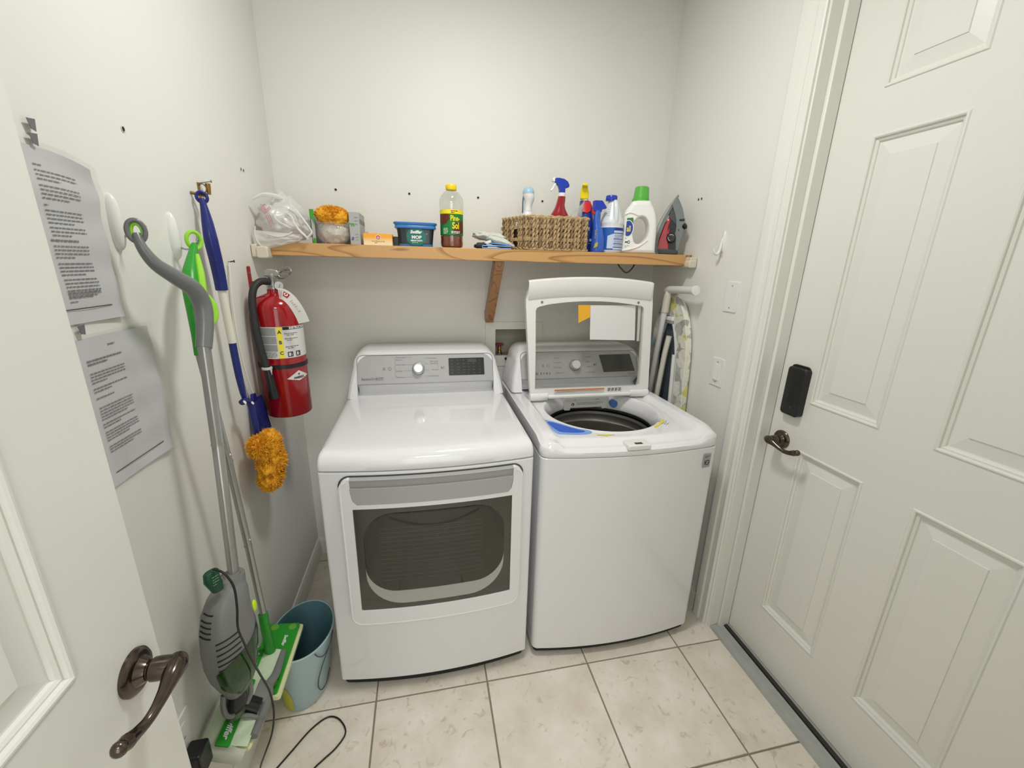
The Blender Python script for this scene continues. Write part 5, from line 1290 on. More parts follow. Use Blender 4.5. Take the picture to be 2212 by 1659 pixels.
def disc(c, r, rz, n=40, clipx=1.4610): return [(max(clipx, c[0]+r*math.cos(2*PI*i/n)), c[1]+rz*math.sin(2*PI*i/n)) for i in range(n)]
mb = MB(); plate(mb, disc((1.471, 1.664), .0262, .034), [], f_, .0008, 0, False); w0 = obj('white_oval', mb, WHINK, jg)
mb = MB(); plate(mb, disc((1.471, 1.664), .0232, .031), [], f_, .0012, 0, False); obj('blue_oval', mb, mat('oval blue', srgb(42, 62, 150), .4), w0)
t = MB(); text(t, 'all', .032, f_, .0018, (1.4745, 1.662), bold=.0007, font_x=.70); obj('yellow_lettering', t, LY, jg, kind='stuff')
mb = MB(); plate(mb, [(1.462, 1.606), (1.474, 1.606), (1.474, 1.612), (1.462, 1.612)], [], f_, .0008, 0, False); plate(mb, disc((1.480, 1.609), .0062, .0068), [disc((1.480, 1.609), .0035, .004)], f_, .0008, 0, False)
rows(mb, f_, 1.462, 1.480, 1.624, 1, .005, .0022, .0006, R2); obj('dark_green_print', mb, mat('dark green print', srgb(52, 100, 60), .45), jg, kind='stuff')
mb = MB(); rows(mb, f_, 1.462, 1.486, 1.594, 2, .005, .0018, .0006, R2); obj('blue_print', mb, mat('blue grey print', srgb(130, 150, 180), .5), jg, kind='stuff')

dj.rotation_euler = (0, 0, math.radians(-20)); dj.scale = (.87, .88, 1); dj.location.x -= .007
# --- iron standing on its heel
ir = thing('steam_iron', 'grey and red steam iron standing on its heel at the right shelf end', 'iron', (1.68, -.27, SZ))
IG = mat('iron grey', srgb(112, 120, 122), .3, coat=.2); IGD = mat('iron dark grey', srgb(58, 64, 68), .35); IR = mat('translucent red', srgb(160, 20, 36), .12, coat=.6, var=.3, vscale=40)
# outlines in (x,z); the soleplate faces left, tip up
def arc_(pts, n=5): return [(p.x, p.y) for p in catmull([(a, b, 0) for a, b in pts], n)]
sole = arc_([(1.6065, Z), (1.597, 1.585), (1.596, 1.625), (1.604, 1.665), (1.622, 1.715), (1.648, 1.765), (1.676, 1.806), (1.683, 1.816)])
def layer(off0, off1):   # band between two offsets from the sole curve, towards +x
    def sh(o, k): return [(x+o*(1 if i < len(o_l)-1 else 1), z) for i, (x, z) in enumerate(o_l)]
    o_l = sole
    A = [(x+off0*(1-.75*((z-SZ)/.26)**3), z-.02*off0) for x, z in sole]; B = [(x+off1*(1-.75*((z-SZ)/.26)**3), min(z-.25*off1, 1.81)) for x, z in sole]
    return A+B[::-1]
def widths(x, y, z, yc=-.262, w0=.050):
    k = max(.06, 1-max(0, (z-1.60)/.222)**1.6); return (x, yc+(y-yc)*k, z)
sp_ = MB().prism(layer(0, .003), 'xz', -.262-.055, -.262+.055).mp(widths); obj('soleplate', sp_, CHROME, ir, ang=30)
obj('heat_shield', MB().prism(layer(.003, .013), 'xz', -.262-.052, -.262+.052).mp(widths), mat('pale grey clear plastic', srgb(178, 180, 172), .2, coat=.4), ir, ang=30)
obj('lower_shell', MB().prism(layer(.013, .028), 'xz', -.262-.050, -.262+.050).mp(widths), IG, ir, ang=30)
obj('water_tank', MB().prism([(1.616, Z+.014), (1.676, Z+.014), (1.672, 1.60), (1.664, 1.64), (1.662, 1.68), (1.668, 1.712), (1.658, 1.722), (1.645, 1.700), (1.632, 1.66), (1.622, 1.62)], 'xz', -.262-.044, -.262+.044).mp(widths), IR, ir, bevel=.005, seg=3)
obj('tank_vent', MB().prism([(1.655, 1.652), (1.668, 1.676), (1.664, 1.650), (1.678, 1.640)], 'xz', -.262-.047, -.262-.040), mat('bright red', srgb(200, 40, 60), .2), ir, bevel=.001)
obj('inner_cavity', MB().prism([(1.640, Z+.02), (1.706, Z+.02), (1.702, 1.61), (1.698, 1.66), (1.694, 1.70), (1.680, 1.735), (1.664, 1.725), (1.648, 1.69), (1.632, 1.65)], 'xz', -.262-.040, -.262+.040).mp(widths), BLK, ir)
obj('upper_shell', MB().prism([(1.660, 1.690), (1.664, 1.715), (1.690, 1.690), (1.700, 1.67), (1.712, 1.66), (1.712, 1.70), (1.704, 1.745), (1.690, 1.790), (1.682, 1.800), (1.668, 1.770), (1.656, 1.73)], 'xz', -.262-.043, -.262+.043).mp(widths), IGD, ir, bevel=.004)
hp = arc_([(1.682, 1.806), (1.694, 1.790), (1.712, 1.758), (1.724, 1.725), (1.730, 1.69), (1.727, 1.65), (1.720, 1.61), (1.716, Z+.006)], 5)
hin = arc_([(1.664, 1.772), (1.676, 1.748), (1.689, 1.715), (1.695, 1.68), (1.693, 1.645), (1.686, 1.605), (1.678, Z+.006)], 5)
obj('handle', MB().prism(hp+hin[::-1], 'xz', -.262-.036, -.262+.020), IG, ir, bevel=.008, seg=4, ang=50)
obj('heel', MB().prism([(1.608, Z), (1.716, Z), (1.718, Z+.016), (1.700, Z+.022), (1.64, Z+.026), (1.610, Z+.020)], 'xz', -.262-.047, -.262+.047), IGD, ir, bevel=.005, seg=3)
obj('temperature_dial', MB().lathe([(.019, -.300), (.021, -.312), (.018, -.316), (.012, -.317)], (1.678, 1.634), 28, axis='y'), BLK, ir, ang=40)
mb = MB(); mb.tube([(1.678+.013*math.cos(a), -.3178, 1.634+.013*math.sin(a)) for a in [math.radians(40+22*i) for i in range(5)]], .0016, 6); mb.tube([(1.678+.013*math.cos(a), -.3178, 1.634+.013*math.sin(a)) for a in [math.radians(170+22*i) for i in range(5)]], .0016, 6)
obj('dial_marks', mb, mat('dial grey', (.5, .5, .5), .4), ir, kind='stuff')
obj('steam_button', MB().lathe([(.009, 0), (.012, .006), (.013, .016), (.010, .018)], seg=20).xf(Matrix.Translation((1.724, -.285, 1.678)) @ Matrix.Rotation(math.radians(60), 4, 'Y') @ Matrix.Rotation(math.radians(35), 4, 'X')), BLK, ir)
obj('thumb_slider', MB().box(1.706, 1.7285, -.301, -.240, 1.704, 1.713), BLK, ir, bevel=.002)
obj('cord_grip', MB().box(1.688, 1.712, -.296, -.268, Z+.002, Z+.018), BLK, ir, bevel=.003)
ir.rotation_euler = (0, 0, math.radians(-31.5)); ir.location = (1.688, -.258, SZ); ir.scale = (.93, .82, 1)
hang = [(1.414, -.30, 1.545), (1.418, -.31, 1.515), (1.432, -.315, 1.498), (1.446, -.318, 1.485), (1.456, -.318, 1.482), (1.468, -.318, 1.487), (1.482, -.315, 1.500), (1.494, -.31, 1.518), (1.497, -.30, 1.545)]
cc = tag(obj('cord_loop', MB().tube([tuple(p) for p in catmull(hang, 5)], .0030, 8), BLK), 'black cord loop hanging under the shelf at the right', 'cord'); recenter(cc)
# ================================================================== left wall tools
DKG = mat('mid grey plastic handle', srgb(112, 114, 116), .3, coat=.1); LIME = mat('lime plastic', srgb(150, 214, 60), .4); GRN = mat('leaf green plastic', srgb(40, 150, 40), .35)
POLE = mat('silver pole', srgb(168, 168, 166), .28, metal=.7)
PADW = mat('pale green pad', srgb(206, 222, 192), .9, var=.08, vscale=60, bump=.5, bscale=300); PADY = mat('cream pad edge', srgb(226, 230, 178), .85, bump=.4)
# --- vacuum sweeper
vs = thing('vacuum_sweeper', 'grey and green cordless sweeper vacuum hanging by its curved grey handle', 'sweeper', (.095, -1.06, .24))
hpts = catmull([(.048, -1.064, 1.548), (.056, -1.069, 1.522), (.070, -1.063, 1.492), (.086, -1.034, 1.466), (.098, -1.000, 1.441), (.102, -.982, 1.405), (.104, -.990, 1.365), (.104, -1.014, 1.312)], 6)
hr = lerp_list([.007, .0095, .0125, .0155, .0175, .0185, .0175, .0155], 6)
hg = obj('handle', MB().tube([tuple(p) for p in hpts], hr, 18), DKG, vs, ang=60, label='curved grey plastic handle')
ringp = [(.048+.012*math.cos(a)+.002, -1.066+.006*math.cos(a), 1.553+.020*math.sin(a)) for a in [2*PI*i/24 for i in range(24)]]
obj('hanging_ring', MB().tube(ringp, .0045, 10, closed=True), DKG, hg)
ringp = [(.050+.0075*math.cos(a), -1.064+.004*math.cos(a), 1.552+.0145*math.sin(a)) for a in [2*PI*i/24 for i in range(24)]]
obj('ring_lining', MB().tube(ringp, .0034, 8, closed=True), LIME, hg)
obj('grip_inlay', MB().tube([tuple(p) for p in catmull([(.113, -.974, 1.425), (.1175, -.969, 1.402), (.119, -.973, 1.378), (.117, -.984, 1.360)], 5)], lerp_list([.003, .008, .008, .003], 5), 10), LIME, hg)
pa, pb_, pc_ = Vector((.104, -1.012, 1.318)), Vector((.101, -1.026, 1.083)), Vector((.098, -1.060, .740))
obj('upper_pole', MB().tube([tuple(pa), tuple(pb_)], .0128, 24), POLE, vs)
obj('lower_pole', MB().tube([tuple(pb_), tuple(pb_+(pc_-pb_)*.004), tuple(pc_)], [.0118, .0124, .0124], 24), POLE, vs)
obj('pole_joint', MB().tube([tuple(pb_+(pb_-pc_)*.008), tuple(pb_-(pb_-pc_)*.004)], .0136, 24), POLE, vs)
secs = [((.097, -1.064, .752), .0175, .0175), ((.096, -1.070, .742), .020, .020), ((.094, -1.080, .732), .034, .028), ((.092, -1.092, .715), .044, .036), ((.090, -1.106, .690), .051, .041), ((.090, -1.114, .650), .0575, .045), ((.090, -1.119, .600), .060, .047), ((.089, -1.122, .555), .058, .046), ((.088, -1.123, .515), .051, .043), ((.087, -1.121, .480), .041, .037), ((.084, -1.119, .452), .030, .030), ((.081, -1.120, .436), .022, .022)]
# local frame: wide axis across the wall-normal/camera diagonal
WA = Vector((.60, .80, 0)).normalized(); WB = Vector((.80, -.60, 0)).normalized()
def vring(c, a_, b_, n=40, p=2.3):
    out = []
    for i in range(n):
        t = 2*PI*i/n; ca, sa = math.cos(t), math.sin(t)
        q = Vector(c)+WA*(math.copysign(abs(ca)**(2/p), ca)*a_)+WB*(math.copysign(abs(sa)**(2/p), sa)*b_); out.append(tuple(q))
    return out
VG = mat('vacuum grey', srgb(122, 123, 122), .38)
vb = obj('vacuum_body', MB().loft([vring(c, a_, b_) for c, a_, b_ in secs]), VG, vs, ang=50)
obj('neck_collar', MB().loft([vring((.096, -1.068, .748), .029, .025), vring((.095, -1.072, .738), .031, .027), vring((.094, -1.078, .728), .034, .029)]), VG, vb, ang=40)
# front surface mapping: a in degrees round the body from WB (towards the room), z height
def body_at(z):
    for i in range(len(secs)-1):
        if secs[i][0][2] >= z >= secs[i+1][0][2]:
            t = (secs[i][0][2]-z)/(secs[i][0][2]-secs[i+1][0][2]); c0, c1 = Vector(secs[i][0]), Vector(secs[i+1][0])
            return c0+(c1-c0)*t, secs[i][1]+(secs[i+1][1]-secs[i][1])*t, secs[i][2]+(secs[i+1][2]-secs[i][2])*t
    return Vector(secs[-1][0]), secs[-1][1], secs[-1][2]
def bsurf(a, z, d=0.0, p=2.3):
    c, A_, B_ = body_at(z); t = math.radians(a); ca, sa = math.sin(t), math.cos(t)
    q = c+WA*(math.copysign(abs(ca)**(2/p), ca)*(A_+d))+WB*(math.copysign(abs(sa)**(2/p), sa)*(B_+d)); q.z = z; return tuple(q)
def patch(mb, a0, a1, zf0, zf1, d, na=16, nz=14):
    return mb.loft([[bsurf(a0+(a1-a0)*i/na, zf0((i/na))+(zf1((i/na))-zf0((i/na)))*j/nz, d) for i in range(na+1)] for j in range(nz+1)], False, False, closed=False)
DC_ = mat('dark green clear plastic', srgb(24, 64, 20), .14, coat=.25, var=.5, vscale=45)
obj('dust_cup', patch(MB(), -58, 84, lambda u: .500-.050*math.sin(PI*min(1, u*1.1)) if u < .9 else .52, lambda u: .560+.075*u, .0022), DC_, vb)
obj('latch', MB().ell(bsurf(74, .655, .004), (.006, .010, .017), 14, 10), mat('acid yellow plastic', srgb(200, 232, 50), .4), vb)
for k in range(6):
    z = .640-.0145*k; obj('vent_slot', MB().tube([bsurf(a, z+.00012*(a+50), .0006) for a in range(-50, 1, 5)], .0017, 6), BLKM, vb)
for k in range(5):
    z = .702-.0115*k; obj('vent_slot', MB().tube([bsurf(a, z, .0006) for a in range(-98, -60, 6)], .0017, 6), BLKM, vb)
t = MB()
fcup = lambda u, v, d: bsurf(58+u*900, .57+v, .0035+d)
text(t, 'Swiffer', .016, lambda u, v, d: bsurf(56+u*900, .575+v+.9*u, .0045), 0, (0, 0), bold=.0004)
obj('lettering', t, mat('pale print', srgb(170, 190, 160), .5), vb, kind='stuff')
# cord wrap cleat
cl = obj('cord_cleat', MB().loft([vring((.086+.0*k, -1.128, .812-.001*k), .016*s, .010*s) for k, s in ((0, .8), (3, 1))]+[vring((.086, -1.130, .790), .017, .011), vring((.088, -1.126, .775), .016, .012), vring((.088, -1.12, .752), .012, .010)]), mat('dark green plastic', srgb(20, 74, 52), .4), vb, bevel=.001)
t = MB(); rows(t, lambda u, v, d: tuple(Vector((.086, -1.128, .79))+WA*u*.5+WB*(.0128)+Vector((0, 0, v))), -.012, .016, .012, 4, .007, .0016, .0, R2); obj('cleat_print', t, mat('pale print', srgb(170, 190, 160), .5), cl, kind='stuff')
# joint and fork
obj('swivel_block', MB().loft([vring((.082, -1.120, .440), .020, .018), vring((.080, -1.122, .415), .024, .019), vring((.078, -1.122, .390), .022, .017)]), BLK, vs, ang=40)
for s in (-1, 1):
    q0, q1, q2, q3 = [Vector((.081, -1.120, z))+WA*s*w_ for z, w_ in ((.455, .028), (.425, .034), (.392, .032), (.372, .018))]
    obj('fork_arm', MB().tube([tuple(p) for p in catmull([q0, q1, q2, q3], 4)], .0065, 10), VG, vs)
obj('swivel_joint', MB().loft([vring((.072, -1.118, .372), .017, .015), vring((.068, -1.114, .360), .021, .018), vring((.064, -1.110, .345), .022, .018), vring((.062, -1.108, .335), .018, .012)]), mat('grey green plastic', srgb(86, 100, 84), .4), vs, ang=50)
# head: a plate whose long side runs along the wall (y), tilted down towards the room
def head_frame(xi, zi, xo, zo, y0, y1):
    U = Vector((0, 1, 0)); V = Vector((xo-xi, 0, zo-zi)); wv = V.length; V.normalize(); N = U.cross(V)*-1
    if N.z < 0: N = -N
    O = Vector((xi, y0, zi)); return O, U, V, N, y1-y0, wv
O, U, V, N, LU, LV_ = head_frame(.016, .350, .106, .305, -1.160, -.900)
hf = lambda u, v, d: tuple(O+U*u+V*v+N*d)
def hplate(name, u0, u1, v0, v1, d0, d1, m, parent, r=.008, **k):
    mb = MB(); plate(mb, rrect(u0, u1, v0, v1, r, 4), [], hf, d1, d0); return obj(name, mb, m, parent, **k)
hd = hplate('head', 0, LU, 0, LV_, -.012, .004, GRN, vs, bevel=.003, label='flat green sweeper head')
pdm = MB(); rws = []
nu, nv_ = 30, 12
for j in range(nv_+1):
    row = []
    for i in range(nu+1):
        u, v = i/nu, j/nv_
        lift = .006+.004*abs(noise.noise(Vector((u*9, v*4, 1))))+.010*max(0, abs(v-.42)-.16)*1.5
        row.append(hf(-.018+(LU+.02)*u, -.004+(LV_+.004)*v, lift if not (.22 < v < .60) else .0045))
    rws.append(row)
obj('cloth_pad', pdm.loft(rws, False, False, closed=False), PADW, hd, ang=180)
hplate('pad_layer', -.008, LU+.004, .004, LV_+.012, -.020, -.010, PADY, hd, bevel=.003)
mb = MB(); plate(mb, rrect(-.022, LU*.6, .026, .060, .004, 3), [], hf, .0095, .006); lbx = obj('green_band', mb, GRN, hd)
mb = MB(); plate(mb, rrect(LU*.72, LU*1.0, .020, .052, .004, 3), [], hf, .0095, .006); obj('green_band', mb, GRN, hd)
t = MB(); text(t, 'Swiffer', .021, lambda u, v, d: hf(.024-u, .043+v, .0102), 0, (0, 0), bold=.0007, shear=.2); text(t, 'Swiffer', .016, lambda u, v, d: hf(LU*.84-u, .036+v, .0102), 0, (0, 0), bold=.0005, shear=.2)
obj('lettering', t, WHINK, hd, kind='stuff')
mb = MB()   # drooping cloth end
rws = [[hf(-.018-.016*math.sin(v*PI/2), .000+(LV_+.0)*u, .006-.034*v-.006*noise.noise(Vector((u*4, v*3, 2)))) for u in [i/14 for i in range(15)]] for v in [j/6 for j in range(7)]]
obj('cloth_flap', mb.loft(rws, False, False, closed=False), mat('used cloth', srgb(200, 204, 186), .9, var=.12, vscale=30), hd, ang=180)
bp_ = [hf(.008, LV_+.006, .010), hf(LU*.40, LV_+.008, .013), hf(LU*.55, LV_-.002, .016), hf(LU*.70, LV_+.006, .014), hf(LU*.995, LV_+.005, .010)]
obj('bumper_bar', MB().tube([tuple(p) for p in catmull([Vector(p) for p in bp_], 6)], lerp_list([.010, .0115, .012, .0115, .009], 6), 14, flat=1.0), VG, hd, ang=60, label='grey suction bar along the outer edge')
obj('bar_arm', MB().tube([hf(LU*.18, .056, .020), hf(LU*.19, .080, .020), hf(LU*.2, LV_, .014)], .0055, 10), VG, hd)
obj('suction_duct', MB().loft([[hf(LU*.30+.022*math.cos(a)+.0, .050+.045*k+.004*math.sin(a)*0, .026-.008*k+.014*math.sin(a)) for a in [2*PI*i/18 for i in range(18)]] for k in (0, .5, 1.0)]), BLK, hd)
obj('duct_cover', MB().loft([[hf(LU*.46+.030*math.cos(a), .070+.035*k, .022-.004*k+.012*math.sin(a)) for a in [2*PI*i/18 for i in range(18)]] for k in (0, .5, 1.0)]), VG, hd)
# --- mains cord from the sweeper to the floor
cp = [(.094, -1.132, .820), (.118, -1.140, .812), (.140, -1.155, .785), (.150, -1.178, .745), (.150, -1.190, .700), (.152, -1.180, .640), (.152, -1.160, .565), (.150, -1.130, .480), (.152, -1.108, .400), (.152, -1.106, .325), (.138, -1.106, .250), (.112, -1.104, .180), (.082, -1.082, .100), (.066, -1.060, .040), (.062, -1.05, .006), (.075, -1.06, .004), (.100, -1.03, .004), (.130, -.990, .004), (.172, -.935, .004), (.215, -.905, .004), (.250, -.912, .004), (.279, -.945, .004), (.285, -.975, .004), (.262, -1.010, .004), (.232, -1.035, .004), (.205, -1.060, .004), (.175, -1.11, .004), (.12, -1.25, .004), (.06, -1.40, .004)]
obj('power_cord', MB().tube([tuple(p) for p in catmull(cp, 7)], .0026, 8), BLK, vs, label='thin black mains cord looping onto the floor')

# --- green sweeper
gs = thing('floor_sweeper', 'green and silver flat floor sweeper hanging behind the grey sweeper', 'sweeper', (.07, -.85, .20))
hpts = catmull([(.052, -.858, 1.536), (.055, -.885, 1.505), (.060, -.918, 1.468), (.068, -.944, 1.430), (.076, -.965, 1.385), (.080, -.978, 1.335), (.081, -.985, 1.290)], 6)
hg = obj('handle', MB().tube([tuple(p) for p in hpts], lerp_list([.006, .011, .0165, .0175, .015, .0125, .0120], 6), 16), GRN, gs, ang=60, label='leaf green plastic handle')
ringp = [(.050+.010*math.cos(a), -.852+.012*math.cos(a), 1.545+.020*math.sin(a)) for a in [2*PI*i/24 for i in range(24)]]
obj('hanging_ring', MB().tube(ringp, .0046, 10, closed=True), LIME, hg)
obj('grip_inlay', MB().tube([tuple(p) for p in catmull([(.066, -.884, 1.512), (.078, -.912, 1.470), (.086, -.936, 1.430), (.090, -.955, 1.395)], 5)], lerp_list([.004, .0085, .009, .005], 5), 10), LIME, hg)
pa, pb_, pc_, pd_ = Vector((.081, -.986, 1.295)), Vector((.085, -.957, 1.005)), Vector((.0875, -.940, .74)), Vector((.088, -.925, .480))
obj('upper_pole', MB().tube([tuple(pa), tuple(pb_)], .0095, 20), POLE, gs); obj('middle_pole', MB().tube([tuple(pb_), tuple(pc_)], .0092, 20), POLE, gs); obj('lower_pole', MB().tube([tuple(pc_), tuple(pd_)], .0090, 20), POLE, gs)
for p, q in ((pb_, pc_), (pc_, pd_)):
    obj('pole_joint', MB().tube([tuple(p+(p-q)*.01), tuple(p-(p-q)*.012)], .0102, 20), POLE, gs)
    obj('push_button', MB().ell(tuple(p+(p-q)*.08+Vector((.009, -.004, 0))), (.003, .003, .003), 10, 6), CHROME, gs)
obj('neck', MB().tube([tuple(p) for p in catmull([(.088, -.926, .490), (.088, -.928, .45), (.086, -.920, .40), (.080, -.905, .33), (.076, -.898, .292)], 5)], lerp_list([.013, .0125, .0135, .016, .018], 5), 16), GRN, gs, ang=60)
O, U, V, N, LU, LV_ = head_frame(.026, .283, .124, .272, -1.008, -.758)
hd = hplate('head', 0, LU, 0, LV_, -.006, .006, GRN, gs, bevel=.003, label='flat green sweeper head')
hplate('cleaning_pad', -.006, LU+.006, -.002, LV_+.010, -.020, -.006, PADY, hd, bevel=.004)
for u, v in ((.235, .022), (.235, .078), (.03, .022), (.03, .078)):
    obj('pad_gripper', MB().lathe([(.013, .0058), (.012, .0072), (.004, .0075)], seg=20).mp(lambda x, y, z, u=u, v=v: hf(u+x, v+y, z)), mat('yellow green rubber', srgb(110, 170, 60), .5), hd)
obj('socket', MB().lathe([(.028, .005), (.026, .014), (.018, .018), (.010, .0185)], seg=28).mp(lambda x, y, z: hf(LU*.47+x*1.3, .050+y, z)), GRN, hd, ang=50)
obj('paper_flap', MB().prism([(-.02, 0), (.03, .01), (.035, .055), (-.015, .05)], 'xy', 0, .001).mp(lambda x, y, z: hf(.085+x, .035+y, .010+z+.3*abs(x))), PADW, hd)
t = MB(); text(t, 'Swiffer', .015, lambda u, v, d: hf(LU*.72-u, .068+v, .0066), 0, (0, 0), bold=.0005, shear=.2)
obj('lettering', t, WHINK, hd, kind='stuff')

# --- extendable duster on a nail
NB = mat('dark navy plastic', srgb(22, 34, 112), .35, coat=.1); POLW = mat('cream white pole', srgb(224, 222, 208), .35)
nl = thing('brass_wall_hook', 'small brass hook and cup at the top of the navy duster', 'wall hook', (0, -.665, 1.68))
BR = mat('aged brass', srgb(150, 120, 72), .35, metal=.8)
obj('back_plate', MB().prism(rrect(-.672, -.660, 1.655, 1.700, .003), 'yz', -.0005, .0025), BR, nl)
obj('hook_wire', MB().tube([tuple(p) for p in catmull([(.002, -.666, 1.693), (.012, -.668, 1.697), (.018, -.664, 1.688), (.014, -.66, 1.678), (.006, -.662, 1.670)], 4)], .0016, 8), BR, nl)
obj('cup', MB().lathe([(.0045, 1.672), (.0062, 1.690), (.0066, 1.700)], (.018, -.652), 14), BR, nl)
obj('nail', MB().tube([(.0, -.656, 1.700), (.026, -.650, 1.706)], .0014, 8).ell((.027, -.650, 1.7065), (.002, .004, .004), 10, 6), STEEL, nl)
obj('lower_peg', MB().tube([(.0, -.715, 1.668), (.034, -.700, 1.662)], .004, 8), BR, nl)
dq = thing('extending_duster', 'navy handled extending duster with a fluffy orange head, hanging on the left wall', 'duster', (.05, -.65, .76))
hpts = catmull([(.024, -.716, 1.655), (.027, -.717, 1.635), (.031, -.722, 1.595), (.035, -.728, 1.550), (.036, -.722, 1.500), (.036, -.717, 1.455), (.036, -.716, 1.418)], 5)
hg = obj('handle', MB().tube([tuple(p) for p in hpts], lerp_list([.006, .0085, .0135, .0165, .0160, .0155, .0150], 5), 18), NB, dq, ang=50, label='tapered navy plastic handle')
obj('hanging_loop', MB().tube([(.024+.010*math.cos(a), -.712+.006*math.cos(a), 1.658+.013*math.sin(a)) for a in [2*PI*i/20 for i in range(20)]], .0042, 8, closed=True), NB, hg)
pa, pb_, pc_ = Vector((.036, -.7165, 1.420)), Vector((.040, -.7155, 1.268)), Vector((.0445, -.713, 1.110))
obj('pole', MB().tube([tuple(pa), tuple(pb_)], .0105, 18), POLW, dq)
obj('lower_tube', MB().tube([tuple(p) for p in catmull([pb_+Vector((0, 0, .002)), (.041, -.716, 1.23), (.0435, -.7165, 1.165), (.045, -.7135, 1.12), (.046, -.710, 1.092)], 5)], lerp_list([.0100, .0100, .0098, .0085, .0065], 5), 14), NB, dq)
obj('pivot_link', MB().tube([tuple(p) for p in catmull([(.048, -.738, 1.092), (.050, -.722, 1.094), (.052, -.700, 1.082), (.053, -.690, 1.060), (.053, -.686, 1.030), (.053, -.684, .990), (.052, -.680, .950)], 5)], lerp_list([.009, .0085, .0095, .010, .0095, .0085, .006], 5), 12), NB, dq)
obj('pivot_disc', MB().lathe([(.0058, 0), (.0058, .0016)], seg=20).xf(Matrix.Translation((.057, -.742, 1.094)) @ Matrix.Rotation(math.radians(60), 4, 'Y')), PLW, dq)
obj('pivot_disc', MB().lathe([(.0055, 0), (.0055, .0016)], seg=20).xf(Matrix.Translation((.062, -.702, 1.078)) @ Matrix.Rotation(math.radians(60), 4, 'Y')), PLW, dq)
rnd = random.Random(11)
mb = MB()
for c, r, s in (((.066, -.646, .905), (.034, .070, .055), 1), ((.068, -.638, .850), (.037, .070, .060), 4), ((.064, -.650, .800), (.033, .056, .045), 8), ((.062, -.704, .935), (.025, .042, .030), 12)):
    mb.ell(c, r, 40, 26, lump(s))
    fluff(mb, c, r, 4200, .0095, rnd, .0017)
mb.mp(lambda x, y, z: (max(x, .004), y, z))
obj('fluffy_head', mb, ORANGE, dq, kind='stuff', ang=60)
# --- fly swatter
fs = thing('fly_swatter', 'blue mesh fly swatter on a thin white rod, hanging behind the orange duster', 'fly swatter', (.02, -.55, .9))
obj('rod', MB().tube([tuple(p) for p in catmull([(.008, -.568, 1.492), (.009, -.592, 1.391), (.012, -.604, 1.249), (.014, -.590, 1.14), (.017, -.566, 1.060)], 6)], .0028, 8), POLW, fs)
c4 = [Vector((.016, -.590, 1.046)), Vector((.018, -.510, 1.043)), Vector((.022, -.478, .912)), Vector((.020, -.612, .935))]
def qd(u, v): return (c4[0]*(1-u)+c4[1]*u)*(1-v)+(c4[3]*(1-u)+c4[2]*u)*v
mb = MB()
for i in range(19): mb.tube([tuple(qd(i/18, 0)), tuple(qd(i/18, 1))], .0021, 5)
for j in range(22): mb.tube([tuple(qd(0, j/21)), tuple(qd(1, j/21))], .0021, 5)
obj('mesh_paddle', mb, NB, fs, kind='stuff')
obj('paddle_rim', MB().tube([tuple(p) for p in c4+[c4[0]]], .0034, 8), NB, fs)
obj('rod_clip', MB().prism([(-.582, 1.070), (-.558, 1.068), (-.548, 1.040), (-.588, 1.041)], 'yz', .012, .021), NB, fs, bevel=.002)
n_ = tag(obj('nail', MB().tube([(0, -.556, 1.492), (.016, -.556, 1.495)], .0018, 8).ell((.017, -.556, 1.495), (.0016, .0045, .0045), 12, 6), mat('dark nail', (.03, .03, .03), .4)), 'dark nail in the left wall above the white swatter rod', 'nail'); recenter(n_)

# --- fire extinguisher with its bracket
brk = thing('extinguisher_bracket', 'red steel wall bracket holding up the fire extinguisher', 'bracket', (0, -.40, 1.42))
RB = mat('bracket red', srgb(160, 30, 44), .4)
obj('back_strap', MB().prism(rrect(-.422, -.396, 1.36, 1.478, .006), 'yz', -.0005, .003), RB, brk)
obj('arm', MB().box(.002, .060, -.418, -.402, 1.424, 1.428), RB, brk, bevel=.001)
obj('arm_tip', MB().box(.050, .053, -.418, -.402, 1.426, 1.441), RB, brk, bevel=.001)
obj('bracket_screw', MB().lathe([(.004, .003), (.004, .0045), (.002, .005)], (-.409, 1.455), 12, axis='x'), STEEL, brk)
ex = thing('fire_extinguisher', 'red dry chemical fire extinguisher with black hose and white tag, hung on the left wall', 'fire extinguisher', (.086, -.43, .953))
ER = mat('glossy red enamel', srgb(158, 16, 26), .16, coat=.5); ec = (.080, -.43); er = .0775
obj('cylinder', MB().lathe([(.066, .955), (.073, .953), (er, .958), (er, 1.33), (.0755, 1.345), (.068, 1.362), (.055, 1.376), (.038, 1.385), (.024, 1.390), (.022, 1.394), (.022, 1.404)], ec, 64), ER, ex, ang=45)
obj('valve', MB().lathe([(.018, 1.402), (.018, 1.412), (.0135, 1.414), (.0135, 1.440), (.016, 1.444), (.016, 1.456), (.010, 1.458)], ec, 24), mat('cast aluminium', srgb(176, 176, 172), .35, metal=.8), ex, ang=40)
mb = MB().prism([(.058, 1.446), (.100, 1.446), (.108, 1.456), (.100, 1.468), (.075, 1.472), (.058, 1.464)], 'xz', -.444, -.416)
obj('carry_handle', mb, mat('cast aluminium', srgb(176, 176, 172), .35, metal=.8), ex, bevel=.003)
mb = MB(); mb.tube([tuple(p) for p in catmull([(.098, -.430, 1.458), (.118, -.440, 1.470), (.142, -.455, 1.474), (.150, -.462, 1.468), (.140, -.456, 1.456), (.120, -.445, 1.446), (.100, -.434, 1.444)], 5)], .0042, 8, flat=1.6)
obj('squeeze_lever', mb, mat('dull zinc', srgb(150, 150, 146), .35, metal=.8), ex)
